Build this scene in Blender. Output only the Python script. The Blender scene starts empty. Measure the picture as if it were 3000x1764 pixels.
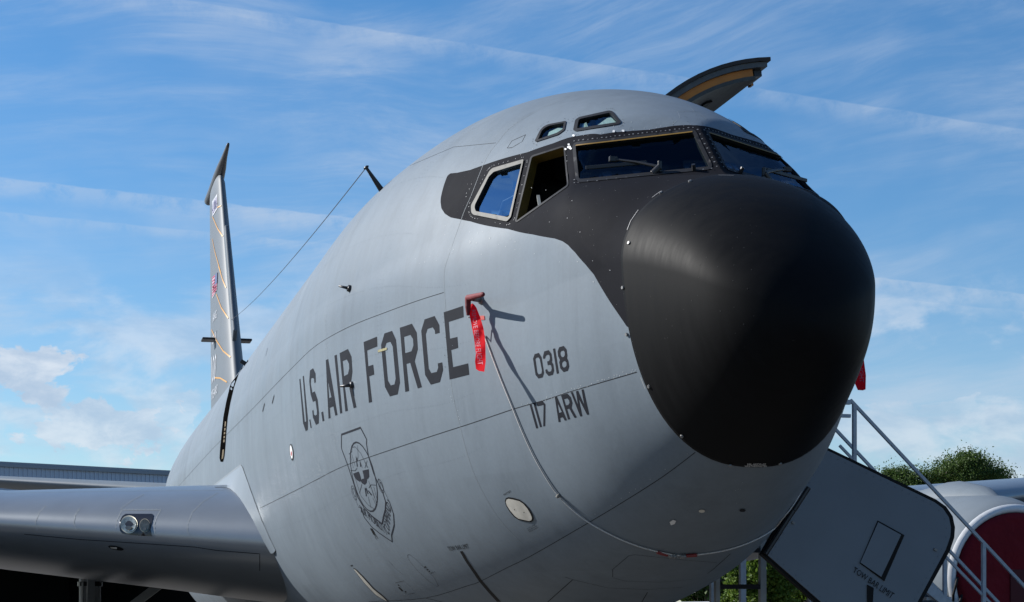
import bpy, bmesh, math, random
import numpy as np
from mathutils import Vector, Matrix
from mathutils.geometry import delaunay_2d_cdt

random.seed(7); rng = np.random.default_rng(7)
sc = bpy.context.scene
COL = sc.collection

# ------------------------------------------------------------------ camera, sky, sun, exposure
# world axes: X = aft along the aircraft (nose tip at 0), Y = starboard, Z = up, metres
TH = math.radians(13.5836)
CAM = np.array([-8.903, 3.742, 1.6])
FPX, CXP, HYP = 5445.0, 1500.0, 1790.0
SN, CS = math.sin(TH), math.cos(TH)
camd = bpy.data.cameras.new('camera'); cam = bpy.data.objects.new('camera', camd); COL.objects.link(cam)
cam.location = CAM; cam.rotation_euler = (math.radians(90), 0, -TH - math.radians(90))
camd.sensor_width = 36; camd.lens = FPX/3000*36; camd.shift_y = (HYP-882)/3000
camd.clip_end = 5000
sc.camera = cam

SUN_EL, SUN_AZ = math.radians(32), math.radians(60)      # azimuth measured from aft (+X) towards starboard (+Y)
SUND = Vector((math.cos(SUN_EL)*math.cos(SUN_AZ), math.cos(SUN_EL)*math.sin(SUN_AZ), math.sin(SUN_EL)))
SKY_STRENGTH, SUN_STRENGTH, EXPOSURE = 0.068, 4.4, 0.9

world = bpy.data.worlds.new('World'); sc.world = world; world.use_nodes = True
def rays0(p):
    X, Y = (p[0]-CXP)/FPX, (HYP-p[1])/FPX; v = Vector((CS-X*SN, -SN-X*CS, Y)); return v.normalized()
def build_world():
    nt = world.node_tree; N = nt.nodes; L = nt.links; N.clear()
    out = N.new('ShaderNodeOutputWorld'); bg = N.new('ShaderNodeBackground')
    sky = N.new('ShaderNodeTexSky'); sky.sky_type = 'NISHITA'; sky.sun_disc = False
    sky.sun_elevation = SUN_EL; sky.sun_rotation = math.radians(90) - SUN_AZ
    sky.air_density = 1.0; sky.dust_density = 0.25; sky.ozone_density = 3.0; sky.altitude = 100
    bg.inputs['Strength'].default_value = SKY_STRENGTH
    def m(op, a, b=None, c=None, clamp=False):
        n = N.new('ShaderNodeMath'); n.operation = op; n.use_clamp = clamp
        for i, v in enumerate((a, b, c)):
            if v is None: continue
            if isinstance(v, (int, float)): n.inputs[i].default_value = v
            else: L.new(v, n.inputs[i])
        return n.outputs[0]
    def smooth(v, a, b):
        n = N.new('ShaderNodeMapRange'); n.interpolation_type = 'SMOOTHSTEP'; L.new(v, n.inputs[0])
        n.inputs[1].default_value = a; n.inputs[2].default_value = b; return n.outputs[0]
    tc = N.new('ShaderNodeTexCoord'); sep = N.new('ShaderNodeSeparateXYZ'); L.new(tc.outputs['Generated'], sep.inputs[0])
    x, y, z = sep.outputs
    zc = m('MAXIMUM', z, 0.02)
    zz = m('ADD', zc, 0.10)
    u = m('DIVIDE', x, zz); v = m('DIVIDE', y, zz)          # a flat cloud deck seen in perspective
    def vec(a, b, c=0.0):
        n = N.new('ShaderNodeCombineXYZ')
        for i, q in enumerate((a, b, c)):
            if isinstance(q, (int, float)): n.inputs[i].default_value = q
            else: L.new(q, n.inputs[i])
        return n.outputs[0]
    def noise(vv, scale, detail=6, rough=.55, dist=0.0):
        n = N.new('ShaderNodeTexNoise'); n.inputs['Scale'].default_value = scale; n.inputs['Detail'].default_value = detail
        n.inputs['Roughness'].default_value = rough; n.inputs['Distortion'].default_value = dist
        L.new(vv, n.inputs['Vector']); return n.outputs['Fac']
    # cirrus: fibres drawn out along the wind, bent by a slow warp
    az = m('ARCTAN2', y, x)
    w1 = noise(vec(m('MULTIPLY', az, 2.2), m('MULTIPLY', z, 3.0), 4.4), 1.0, 3, .5); w2 = noise(vec(m('MULTIPLY', az, 2.6), m('MULTIPLY', z, 4.0), 9.1), 1.0, 3, .5)
    zw = m('ADD', z, m('MULTIPLY', m('SUBTRACT', w1, .5), .13)); aw = m('ADD', az, m('MULTIPLY', m('SUBTRACT', w2, .5), .25))
    ta = math.radians(-9); p = m('ADD', m('MULTIPLY', aw, math.cos(ta)), m('MULTIPLY', zw, math.sin(ta))); q = m('SUBTRACT', m('MULTIPLY', zw, math.cos(ta)), m('MULTIPLY', aw, math.sin(ta)))
    n1 = noise(vec(m('MULTIPLY', p, 5.0), m('MULTIPLY', q, 34.0), 3.1), 1.0, 10, .66, .35)
    n2 = noise(vec(m('MULTIPLY', az, 5.5), m('MULTIPLY', z, 12.0), 8.7), 1.0, 4, .55, .4)
    n3 = noise(vec(m('MULTIPLY', p, 14.0), m('MULTIPLY', q, 90.0), 1.7), 1.0, 9, .66, .3)
    cir = m('MULTIPLY', smooth(n1, .40, .74), smooth(n2, .36, .66))
    cir = m('ADD', cir, m('MULTIPLY', m('MULTIPLY', smooth(n3, .42, .72), smooth(n2, .30, .62)), .32), clamp=True)
    veil = m('MULTIPLY', smooth(n2, .25, .8), .10)
    hz = smooth(z, .30, .0)
    dens = m('ADD', m('MULTIPLY', cir, .38), veil, clamp=True)
    dens = m('ADD', dens, m('MULTIPLY', hz, .11), clamp=True)
    # contrails: straight tracks across the dome
    def trail(p1, p2, w, soft, amt, sc_n):
        a, b = Vector(rays0(p1)), Vector(rays0(p2)); nn = a.cross(b).normalized()
        if nn.z < 0: nn = -nn
        dt = N.new('ShaderNodeVectorMath'); dt.operation = 'DOT_PRODUCT'; L.new(tc.outputs['Generated'], dt.inputs[0]); dt.inputs[1].default_value = nn
        t = noise(tc.outputs['Generated'], sc_n, 8, .65, .3); dd = m('ADD', dt.outputs['Value'], m('MULTIPLY', m('SUBTRACT', t, .5), w*.9))
        up = smooth(dd, w*.35, w*.1); dn = smooth(dd, -soft, 0.0)
        return m('MULTIPLY', m('MULTIPLY', up, dn), m('MULTIPLY', smooth(t, .3, .62), amt))
    for t_ in (((0, 525), (1010, 640), .004, .012, .30, 60), ((150, 640), (870, 710), .004, .006, .18, 55), ((1250, 115), (3000, 385), .004, .012, .22, 40)):
        dens = m('ADD', dens, trail(*t_), clamp=True)
    # cumulus: puffs low above the horizon
    cn = noise(vec(m('MULTIPLY', az, 12.0), m('MULTIPLY', z, 24.0), 2.3), 1.0, 9, .56, .35)
    band = m('MULTIPLY', smooth(z, .30, .15), smooth(z, .0, .05))
    cum = m('MULTIPLY', smooth(m('ADD', cn, m('MULTIPLY', band, .16)), .60, .74), smooth(z, .20, .13))
    # three puffy cumulus banks standing at their own bearings
    cn2 = noise(vec(m('MULTIPLY', az, 38.0), m('MULTIPLY', z, 52.0), 7.9), 1.0, 9, .58, .3)
    for px_, wa, wz, am in (((70, 1095), .030, .016, 1.3), ((300, 1265), .045, .016, 1.1), ((480, 1215), .022, .012, .7), ((2800, 1215), .05, .008, .45)):
        d0 = rays0(px_); aa = m('DIVIDE', m('SUBTRACT', az, math.atan2(d0.y, d0.x)), wa); zz2 = m('DIVIDE', m('SUBTRACT', z, d0.z), wz)
        rr = m('SQRT', m('ADD', m('MULTIPLY', aa, aa), m('MULTIPLY', zz2, zz2)))
        puff = smooth(m('SUBTRACT', m('MULTIPLY', cn2, 2.2), m('MULTIPLY', rr, .62)), .50, .66)
        cum = m('MAXIMUM', cum, m('MULTIPLY', puff, am*1.25))
    cs2 = noise(vec(m('MULTIPLY', az, 22.0), m('MULTIPLY', z, 48.0), 5.3), 1.0, 7, .6, .2)
    mix1 = N.new('ShaderNodeMix'); mix1.data_type = 'RGBA'; L.new(dens, mix1.inputs[0])
    hsv = N.new('ShaderNodeHueSaturation'); hsv.inputs['Saturation'].default_value = 1.25; hsv.inputs['Value'].default_value = 1.0
    tint = N.new('ShaderNodeMix'); tint.data_type = 'RGBA'; tint.blend_type = 'MULTIPLY'; tint.inputs[0].default_value = 1; tint.inputs[7].default_value = (.93, .985, 1.04, 1)
    L.new(sky.outputs[0], tint.inputs[6]); L.new(tint.outputs[2], hsv.inputs['Color'])
    L.new(hsv.outputs[0], mix1.inputs[6]); mix1.inputs[7].default_value = (4.5, 5.2, 6.2, 1)
    mix2 = N.new('ShaderNodeMix'); mix2.data_type = 'RGBA'; L.new(m('MULTIPLY', cum, .5, None, True), mix2.inputs[0]); L.new(mix1.outputs[2], mix2.inputs[6])
    cr = N.new('ShaderNodeMix'); cr.data_type = 'RGBA'; L.new(smooth(cs2, .35, .65), cr.inputs[0])
    cr.inputs[6].default_value = (3.7, 4.5, 5.7, 1); cr.inputs[7].default_value = (6.2, 6.5, 7.0, 1)
    L.new(cr.outputs[2], mix2.inputs[7])
    L.new(mix2.outputs[2], bg.inputs['Color']); L.new(bg.outputs[0], out.inputs[0])
build_world()
sund = bpy.data.lights.new('sun', 'SUN'); sun = bpy.data.objects.new('sun', sund); COL.objects.link(sun)
sund.energy = SUN_STRENGTH; sund.angle = math.radians(0.53); sund.color = (1.0, .97, .92)
sun.rotation_euler = SUND.to_track_quat('Z', 'Y').to_euler(); sun.location = (10, 30, 40)
vs = sc.view_settings; vs.view_transform = 'Standard'; vs.look = 'None'; vs.exposure = EXPOSURE; vs.gamma = 1; vs.use_curve_mapping = False
sc.cycles.max_bounces = 8; sc.cycles.transparent_max_bounces = 12

# ------------------------------------------------------------------ helpers
MATS = {}
def mat(name, color, rough=.5, metal=0.0, spec=.5, noise=None, bump=None, coat=0.0):
    if name in MATS: return MATS[name]
    m = bpy.data.materials.new(name); m.use_nodes = True; nt = m.node_tree; b = nt.nodes['Principled BSDF']
    b.inputs['Base Color'].default_value = (*color, 1); b.inputs['Roughness'].default_value = rough
    b.inputs['Metallic'].default_value = metal; b.inputs['Specular IOR Level'].default_value = spec
    b.inputs['Coat Weight'].default_value = coat
    tc = nt.nodes.new('ShaderNodeTexCoord')
    if noise:                                                # (scale, amount, detail)
        n = nt.nodes.new('ShaderNodeTexNoise'); n.inputs['Scale'].default_value = noise[0]; n.inputs['Detail'].default_value = noise[2] if len(noise) > 2 else 5
        nt.links.new(tc.outputs['Object'], n.inputs['Vector'])
        mr = nt.nodes.new('ShaderNodeMapRange'); mr.inputs[1].default_value = .25; mr.inputs[2].default_value = .75
        mr.inputs[3].default_value = 1-noise[1]; mr.inputs[4].default_value = 1+noise[1]; nt.links.new(n.outputs['Fac'], mr.inputs[0])
        mx = nt.nodes.new('ShaderNodeMix'); mx.data_type = 'RGBA'; mx.blend_type = 'MULTIPLY'; mx.inputs[0].default_value = 1
        mx.inputs[6].default_value = (*color, 1); nt.links.new(mr.outputs[0], mx.inputs[7]); nt.links.new(mx.outputs[2], b.inputs['Base Color'])
    if bump:                                                 # (scale, strength, distance)
        n = nt.nodes.new('ShaderNodeTexNoise'); n.inputs['Scale'].default_value = bump[0]; n.inputs['Detail'].default_value = 3
        nt.links.new(tc.outputs['Object'], n.inputs['Vector'])
        bp = nt.nodes.new('ShaderNodeBump'); bp.inputs['Strength'].default_value = bump[1]; bp.inputs['Distance'].default_value = bump[2]
        nt.links.new(n.outputs['Fac'], bp.inputs['Height']); nt.links.new(bp.outputs[0], b.inputs['Normal'])
    MATS[name] = m; return m
def tag(o, label=None, cat=None, group=None, kind=None):
    if label: o['label'] = label
    if cat: o['category'] = cat
    if group: o['group'] = group
    if kind: o['kind'] = kind
    return o
def empty(name, loc=(0, 0, 0), parent=None):
    o = bpy.data.objects.new(name, None); COL.objects.link(o); o.location = loc; o.empty_display_size = .2
    if parent: o.parent = parent
    return o
def link(name, me, m=None, parent=None, smooth=True):
    if m is not None:
        for q in (m if isinstance(m, (list, tuple)) else [m]): me.materials.append(q)
    o = bpy.data.objects.new(name, me); COL.objects.link(o)
    if parent is not None:
        o.parent = parent
        o.matrix_parent_inverse = Matrix.Translation(-Vector(parent_origin(parent)))
    if smooth: me.polygons.foreach_set('use_smooth', np.ones(len(me.polygons), bool))
    return o
def parent_origin(p):
    v = Vector((0, 0, 0))
    while p is not None:
        v += p.location + p.matrix_parent_inverse.translation; p = p.parent
    return v
def mk(name, V, F, m=None, parent=None, smooth=True):
    me = bpy.data.meshes.new(name)
    V = np.asarray(V, float).reshape(-1, 3)
    if isinstance(F, np.ndarray):
        k = F.shape[1]; nf = len(F)
        me.vertices.add(len(V)); me.vertices.foreach_set('co', V.astype(np.float32).ravel())
        me.loops.add(nf*k); me.loops.foreach_set('vertex_index', F.astype(np.int32).ravel())
        me.polygons.add(nf); me.polygons.foreach_set('loop_start', np.arange(0, nf*k, k, dtype=np.int32))
        me.update(calc_edges=True); me.validate()
    else:
        me.from_pydata([tuple(v) for v in V], [], [tuple(f) for f in F]); me.update()
    return link(name, me, m, parent, smooth)
class MB:
    """collects simple shapes into one mesh"""
    def __init__(s): s.v = []; s.f = []
    def add(s, V, F):
        o = len(s.v); s.v += [tuple(map(float, p)) for p in V]; s.f += [tuple(i+o for i in f) for f in F]
    def box(s, c, d, R=None):
        c = Vector(c); V = []
        for x in (-.5, .5):
            for y in (-.5, .5):
                for z in (-.5, .5):
                    p = Vector((x*d[0], y*d[1], z*d[2]))
                    V.append(c + (R @ p if R is not None else p))
        s.add(V, [(0, 1, 3, 2), (4, 6, 7, 5), (0, 4, 5, 1), (2, 3, 7, 6), (0, 2, 6, 4), (1, 5, 7, 3)])
    def bar(s, a, b, w, h=None, up=(0, 0, 1)):
        a, b = Vector(a), Vector(b); h = h or w; t = (b-a); Ln = t.length; t.normalize(); u = Vector(up)
        if abs(t.dot(u)) > .98: u = Vector((1, 0, 0))
        x = t.cross(u).normalized(); z = x.cross(t)
        R = Matrix((x, t, z)).transposed(); s.box((a+b)/2, (w, Ln, h), R)
    def tube(s, pts, r, n=10, cap=True):
        pts = [Vector(p) for p in pts]; rs = r if isinstance(r, (list, tuple)) else [r]*len(pts)
        V = []; F = []; ref = None
        for i, p in enumerate(pts):
            t = (pts[min(i+1, len(pts)-1)] - pts[max(i-1, 0)]).normalized()
            if ref is None:
                ref = t.orthogonal().normalized()
            ref = (ref - t*ref.dot(t)).normalized(); b = t.cross(ref)
            for k in range(n):
                a = 2*math.pi*k/n; V.append(p + (ref*math.cos(a) + b*math.sin(a))*rs[i])
        for i in range(len(pts)-1):
            for k in range(n):
                F.append((i*n+k, i*n+(k+1) % n, (i+1)*n+(k+1) % n, (i+1)*n+k))
        if cap:
            F.append(tuple(range(n-1, -1, -1))); F.append(tuple((len(pts)-1)*n+k for k in range(n)))
        s.add(V, F)
    def build(s, name, m, parent=None, smooth=False):
        o = mk(name, s.v, s.f, m, parent, smooth)
        return o
def bevel(o, w=.01, seg=2, angle=30):
    b = o.modifiers.new('bevel', 'BEVEL'); b.width = w; b.segments = seg; b.limit_method = 'ANGLE'; b.angle_limit = math.radians(angle)
    return o

# ------------------------------------------------------------------ fuselage surface
KL = np.array([0, .06, .25, .6, 1.0, 1.5, 2.2, 3.0, 4.0, 5.5, 8.])
KN = np.array([0, .06, .25, .6, 1.0, 1.5, 2.0]); KC = np.array([1.5, 2.0, 2.5, 3.2, 4.2, 5.6, 8.])
PZB = np.array([3.0988, 2.9388, 2.762, 2.5454, 2.3443, 2.1203, 1.8845, 1.7129, 1.5648, 1.4, 1.23])      # keel
PW = np.array([0.0, 0.2266, 0.4396, 0.5998, 0.7343, 0.902, 1.0629, 1.3154, 1.5524, 1.7721, 1.83])       # half width
PZW = np.array([3.0988, 3.1892, 3.2914, 3.4283, 3.5272, 3.51, 3.4804, 3.4838, 3.6052, 3.66, 3.62])      # height of the widest point
PZN = np.array([3.0988, 3.3247, 3.5678, 3.86, 4.06, 4.1582, 4.251])                                     # top of the nose
PZC = np.array([4.36, 4.66, 4.89, 5.1443, 5.3513, 5.4345, 5.45])                                        # crown of the cabin
RT = np.array([8., 18, 27, 30, 33, 36, 38.4, 39.4])          # rear stations
RZB = np.array([1.23, 1.23, 1.28, 1.65, 2.35, 3.2, 3.95, 4.3]); RW = np.array([1.83, 1.83, 1.83, 1.72, 1.42, .95, .45, .12])
RZW = np.array([3.62, 3.62, 3.64, 3.75, 3.95, 4.2, 4.45, 4.5]); RZT = np.array([5.45, 5.45, 5.45, 5.44, 5.4, 5.25, 4.95, 4.65])
def spl(k, v, x):
    h = np.diff(k); dl = np.diff(v)/h; m = np.empty_like(v)
    m[1:-1] = (dl[:-1]*h[1:] + dl[1:]*h[:-1])/(h[:-1]+h[1:]); m[0] = dl[0]; m[-1] = 0
    x = np.clip(x, k[0], k[-1]); i = np.clip(np.searchsorted(k, x)-1, 0, len(k)-2)
    t = (x-k[i])/h[i]; t2 = t*t; t3 = t2*t
    return (2*t3-3*t2+1)*v[i] + (t3-2*t2+t)*h[i]*m[i] + (-2*t3+3*t2)*v[i+1] + (t3-t2)*h[i]*m[i+1]
q_ = np.sqrt
def prof(s):
    u = q_(np.clip(s, 0, 8)); kl = q_(KL)
    zb, w, zw = spl(kl, PZB, u), spl(kl, PW, u), spl(kl, PZW, u)
    zn, zc = spl(q_(KN), PZN, u), spl(q_(KC), PZC, u)
    r = s > 8
    zb = np.where(r, spl(RT, RZB, s), zb); w = np.where(r, spl(RT, RW, s), w); zw = np.where(r, spl(RT, RZW, s), zw); zc = np.where(r, spl(RT, RZT, s), zc)
    return zb, w, zw, zn, zc
PLN = np.array([-.629, .356, .691]); PLN = PLN/np.linalg.norm(PLN); PLC = np.array([1.38, 0, 4.19])   # windshield plane
EXC, EXL = 2.129, 2.32
def smin(a, b, k):
    h = np.clip(.5+.5*(b-a)/k, 0, 1); return b*(1-h)+a*h - k*h*(1-h)
def radius(s, ay, cz):
    """radial distance from the section centre in direction (sin, cos) = (ay >= 0, cz)"""
    zb, w, zw, zn, zc = prof(s)
    def rad(a, b, e):
        a = np.maximum(a, 1e-5); b = np.maximum(b, 1e-5)
        return ((np.maximum(ay, 1e-9)/a)**e + (np.maximum(np.abs(cz), 1e-9)/b)**e)**(-1/e)
    t = np.clip((s-1.0)/.75, 0, 1); rn = rad(w, zn-zw, 2.0+2.2*t*t*(3-2*t))
    rc = rad(w, zc-zw, EXC)
    num = PLN[0]*(PLC[0]-s) + PLN[2]*(PLC[2]-zw); den = PLN[1]*ay + PLN[2]*cz
    rp = np.where(den > .02, num/np.maximum(den, .02), 9.0)
    rp = np.clip(rp, -.2, 9.0)
    rcab = smin(rc, rp, .03)
    rcab = np.where(s < .9, 0.0, rcab)
    k = .07*np.clip(cz*2, 0, 1)+1e-6
    ru = -smin(-rn, -rcab, k)
    rl = rad(w, zw-zb, EXL)
    return np.where(cz >= 0, ru, rl), zw
def surf(s, phi):
    s = np.asarray(s, float); phi = np.asarray(phi, float)
    r, zw = radius(s, np.abs(np.sin(phi)), np.cos(phi))
    return np.stack([s+0*phi, r*np.sin(phi), zw + r*np.cos(phi)], -1)
def ffun(Q):
    s, y, z = Q[..., 0], Q[..., 1], Q[..., 2]
    zw = prof(s)[2]; dz = z-zw; r = np.sqrt(y*y+dz*dz)+1e-9
    R, _ = radius(s, np.abs(y)/r, dz/r)
    return np.where(s <= 0.0005, 1.0, r-R)
def normal(Q, e=.004):
    g = np.stack([ffun(Q+np.array(d)*e)-ffun(Q-np.array(d)*e) for d in ((1, 0, 0), (0, 1, 0), (0, 0, 1))], -1)
    return g/np.linalg.norm(g, axis=-1)[..., None]
def rays(px):
    px = np.asarray(px, float).reshape(-1, 2)
    X = (px[:, 0]-CXP)/FPX; Y = (HYP-px[:, 1])/FPX
    D = np.empty((len(px), 3)); D[:, 0] = CS - X*SN; D[:, 1] = -SN - X*CS; D[:, 2] = Y
    return D
def march(D, t0=8.2, t1=34.0, step=.08):
    n = len(D); lo = np.full(n, np.nan); act = np.arange(n); t = t0
    while t < t1 and len(act):
        h = ffun(CAM + D[act]*t) < 0
        lo[act[h]] = t; act = act[~h]; t += step*(1 if t < 16 else 2)
    return lo
GX, GY = np.arange(420, 2640, 24.0), np.arange(240, 1790, 24.0)
GT = march(rays(np.stack(np.meshgrid(GX, GY), -1).reshape(-1, 2)), step=.12).reshape(len(GY), len(GX))
def hit(px):
    """where the sight lines of photo points meet the fuselage skin"""
    px = np.asarray(px, float).reshape(-1, 2); D = rays(px)
    i = np.clip(np.round((px[:, 0]-GX[0])/24).astype(int), 0, len(GX)-1); j = np.clip(np.round((px[:, 1]-GY[0])/24).astype(int), 0, len(GY)-1)
    g = GT[j, i]; a = g-.55; b = g+.45
    fb = ffun(CAM + D*b[:, None]); fa = ffun(CAM + D*a[:, None]); bad = ~((fa > 0) & (fb < 0))
    if bad.any():
        ib = np.where(bad)[0]; lo = march(D[ib]); mv = px[ib].copy()
        for _ in range(20):                                   # a point just off the outline slides back onto the skin
            mi = np.isnan(lo)
            if not mi.any(): break
            v = np.array([1400., 1150.])-mv[mi]; mv[mi] += v/np.linalg.norm(v, axis=1)[:, None]*4; lo[mi] = march(rays(mv[mi]))
        D[ib] = rays(mv); b[ib] = lo; a[ib] = lo-.17
    for _ in range(20):
        m = (a+b)/2; f = ffun(CAM + D*m[:, None]); a = np.where(f < 0, a, m); b = np.where(f < 0, m, b)
    return CAM + D*b[:, None]
def at_s(px, s):
    D = rays(px); return CAM + D*((s-CAM[0])/D[:, 0])[:, None]
def at_y(px, y):
    D = rays(px); return CAM + D*((y-CAM[1])/D[:, 1])[:, None]
def at_d(px, d):
    return CAM + rays(px)*d
def sphi(Q):
    return Q[:, 0], np.arctan2(Q[:, 1], Q[:, 2]-prof(Q[:, 0])[2])
def inside(pts, poly):
    x, y = pts[:, 0], pts[:, 1]; poly = np.asarray(poly); r = np.zeros(len(pts), bool); j = len(poly)-1
    for i in range(len(poly)):
        xi, yi = poly[i]; xj, yj = poly[j]
        c = ((yi > y) != (yj > y)) & (x < (xj-xi)*(y-yi)/(yj-yi+1e-12)+xi); r ^= c; j = i
    return r
def segdist(pts, poly):
    A = np.asarray(poly, float); B = np.roll(A, -1, 0); d = np.full(len(pts), 1e9)
    for a, b in zip(A, B):
        ab = b-a; t = np.clip(((pts-a) @ ab)/(ab @ ab+1e-12), 0, 1); d = np.minimum(d, np.linalg.norm(pts-a-t[:, None]*ab, axis=1))
    return d
def resample(poly, step, closed=True):
    P = [np.asarray(p, float) for p in poly]
    if closed: P.append(P[0])
    out = []
    for a, b in zip(P[:-1], P[1:]):
        n = max(1, int(np.linalg.norm(b-a)/step))
        for i in range(n): out.append(a+(b-a)*i/n)
    if not closed: out.append(P[-1])
    return np.array(out)
def rounded(poly, r, n=4):
    P = [np.asarray(p, float) for p in poly]; out = []
    for i in range(len(P)):
        a, b, c = P[i-1], P[i], P[(i+1) % len(P)]
        u = (a-b)/np.linalg.norm(a-b); v = (c-b)/np.linalg.norm(c-b)
        rr = min(r, .45*np.linalg.norm(a-b), .45*np.linalg.norm(c-b)); p0 = b+u*rr; p1 = b+v*rr
        for k in range(n+1):
            t = k/n; out.append((1-t)**2*p0+2*t*(1-t)*b+t*t*p1)
    return out
def cdt(outer, holes=(), grid=None):
    V = []; E = []
    for lp in [outer, *holes]:
        o = len(V); V += [tuple(p) for p in lp]; E += [(o+i, o+(i+1) % len(lp)) for i in range(len(lp))]
    if grid:
        A = np.array(outer); lo, hi = A.min(0), A.max(0)
        g = np.array([(x, y) for x in np.arange(lo[0]+grid/2, hi[0], grid) for y in np.arange(lo[1]+grid/2, hi[1], grid)]).reshape(-1, 2)
        if len(g):
            ok = inside(g, outer) & (segdist(g, outer) > grid*.35)
            for h in holes: ok &= ~inside(g, h) & (segdist(g, h) > grid*.35)
            V += [tuple(p) for p in g[ok]]
    r = delaunay_2d_cdt([Vector(v) for v in V], E, [], 0, 1e-5)
    P = np.array([tuple(v) for v in r[0]]); T = np.array([f for f in r[2] if len(f) == 3])
    c = P[T].mean(1); ok = inside(c, outer)
    for h in holes: ok &= ~inside(c, h)
    return P, T[ok]
def lift(px, off):
    Q = hit(px); return Q + normal(Q)*off
def fix_winding(V, T):
    c = V[T].mean(1); n = np.cross(V[T[:, 1]]-V[T[:, 0]], V[T[:, 2]]-V[T[:, 0]])
    flip = (n*normal(c)).sum(1) < 0; T = T.copy(); T[flip] = T[flip][:, ::-1]; return T
def skin_normals(o):
    me = o.data; V = np.empty(len(me.vertices)*3); me.vertices.foreach_get('co', V); me.normals_split_custom_set_from_vertices(normal(V.reshape(-1, 3)).tolist()); return o
def decal(name, outer, m, parent, holes=(), off=.0016, step=12, grid=26, mirror=False):
    P, T = cdt(resample(outer, step), [resample(h, step) for h in holes], grid)
    V = lift(P, off); T = fix_winding(V, T)
    if mirror: V, T = np.r_[V, V*[1, -1, 1]], np.r_[T, T[:, ::-1]+len(V)]
    return skin_normals(mk(name, V, T, m, parent))
def strip_geo(px, wpx, off=.003, step=14, closed=False, h=None):
    """a thin strip lying on the skin along a line of photo points (width in metres)"""
    p = resample(px, step, closed); Q = hit(p); n = normal(Q)
    t = np.gradient(Q, axis=0) if not closed else np.roll(Q, -1, 0)-np.roll(Q, 1, 0)
    t /= np.linalg.norm(t, axis=1)[:, None]+1e-9; b = np.cross(n, t); b /= np.linalg.norm(b, axis=1)[:, None]+1e-9
    k = len(Q); V = np.r_[Q+b*wpx/2+n*off, Q-b*wpx/2+n*off]
    m = k if closed else k-1
    F = [(i, (i+1) % k, k+(i+1) % k, k+i) for i in range(m)]
    return V, np.array(F)
def strips(name, lines, w, m, parent, off=.003, mirror=False, closed=False, step=14, join=False):
    Vs, Fs, o = [], [], 0; r = None
    for ln in lines:
        ww = w
        if isinstance(ln, tuple) and isinstance(ln[1], float): ln, ww = ln
        V, F = strip_geo(ln, ww, off, step, closed)
        T = np.r_[F[:, [0, 1, 2]], F[:, [0, 2, 3]]]; T = fix_winding(V, T)
        if not join:
            r = skin_normals(mk(name, V, T, m, parent))
            if mirror: skin_normals(mk(name, V*[1, -1, 1], T[:, ::-1], m, parent))
            continue
        Vs.append(V); Fs.append(T+o); o += len(V)
    return skin_normals(mk(name, np.concatenate(Vs), np.concatenate(Fs), m, parent)) if join else r
def smooth_line(p, n=6):
    p = [np.array(x, float) for x in p]; out = []
    for i in range(len(p)-1):
        a, b, c, d = p[max(i-1, 0)], p[i], p[i+1], p[min(i+2, len(p)-1)]
        for t in np.linspace(0, 1, n+1)[:-1]: out.append(.5*((2*b)+(-a+c)*t+(2*a-5*b+4*c-d)*t*t+(-a+3*b-3*c+d)*t**3))
    out.append(p[-1]); return np.array(out)

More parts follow.
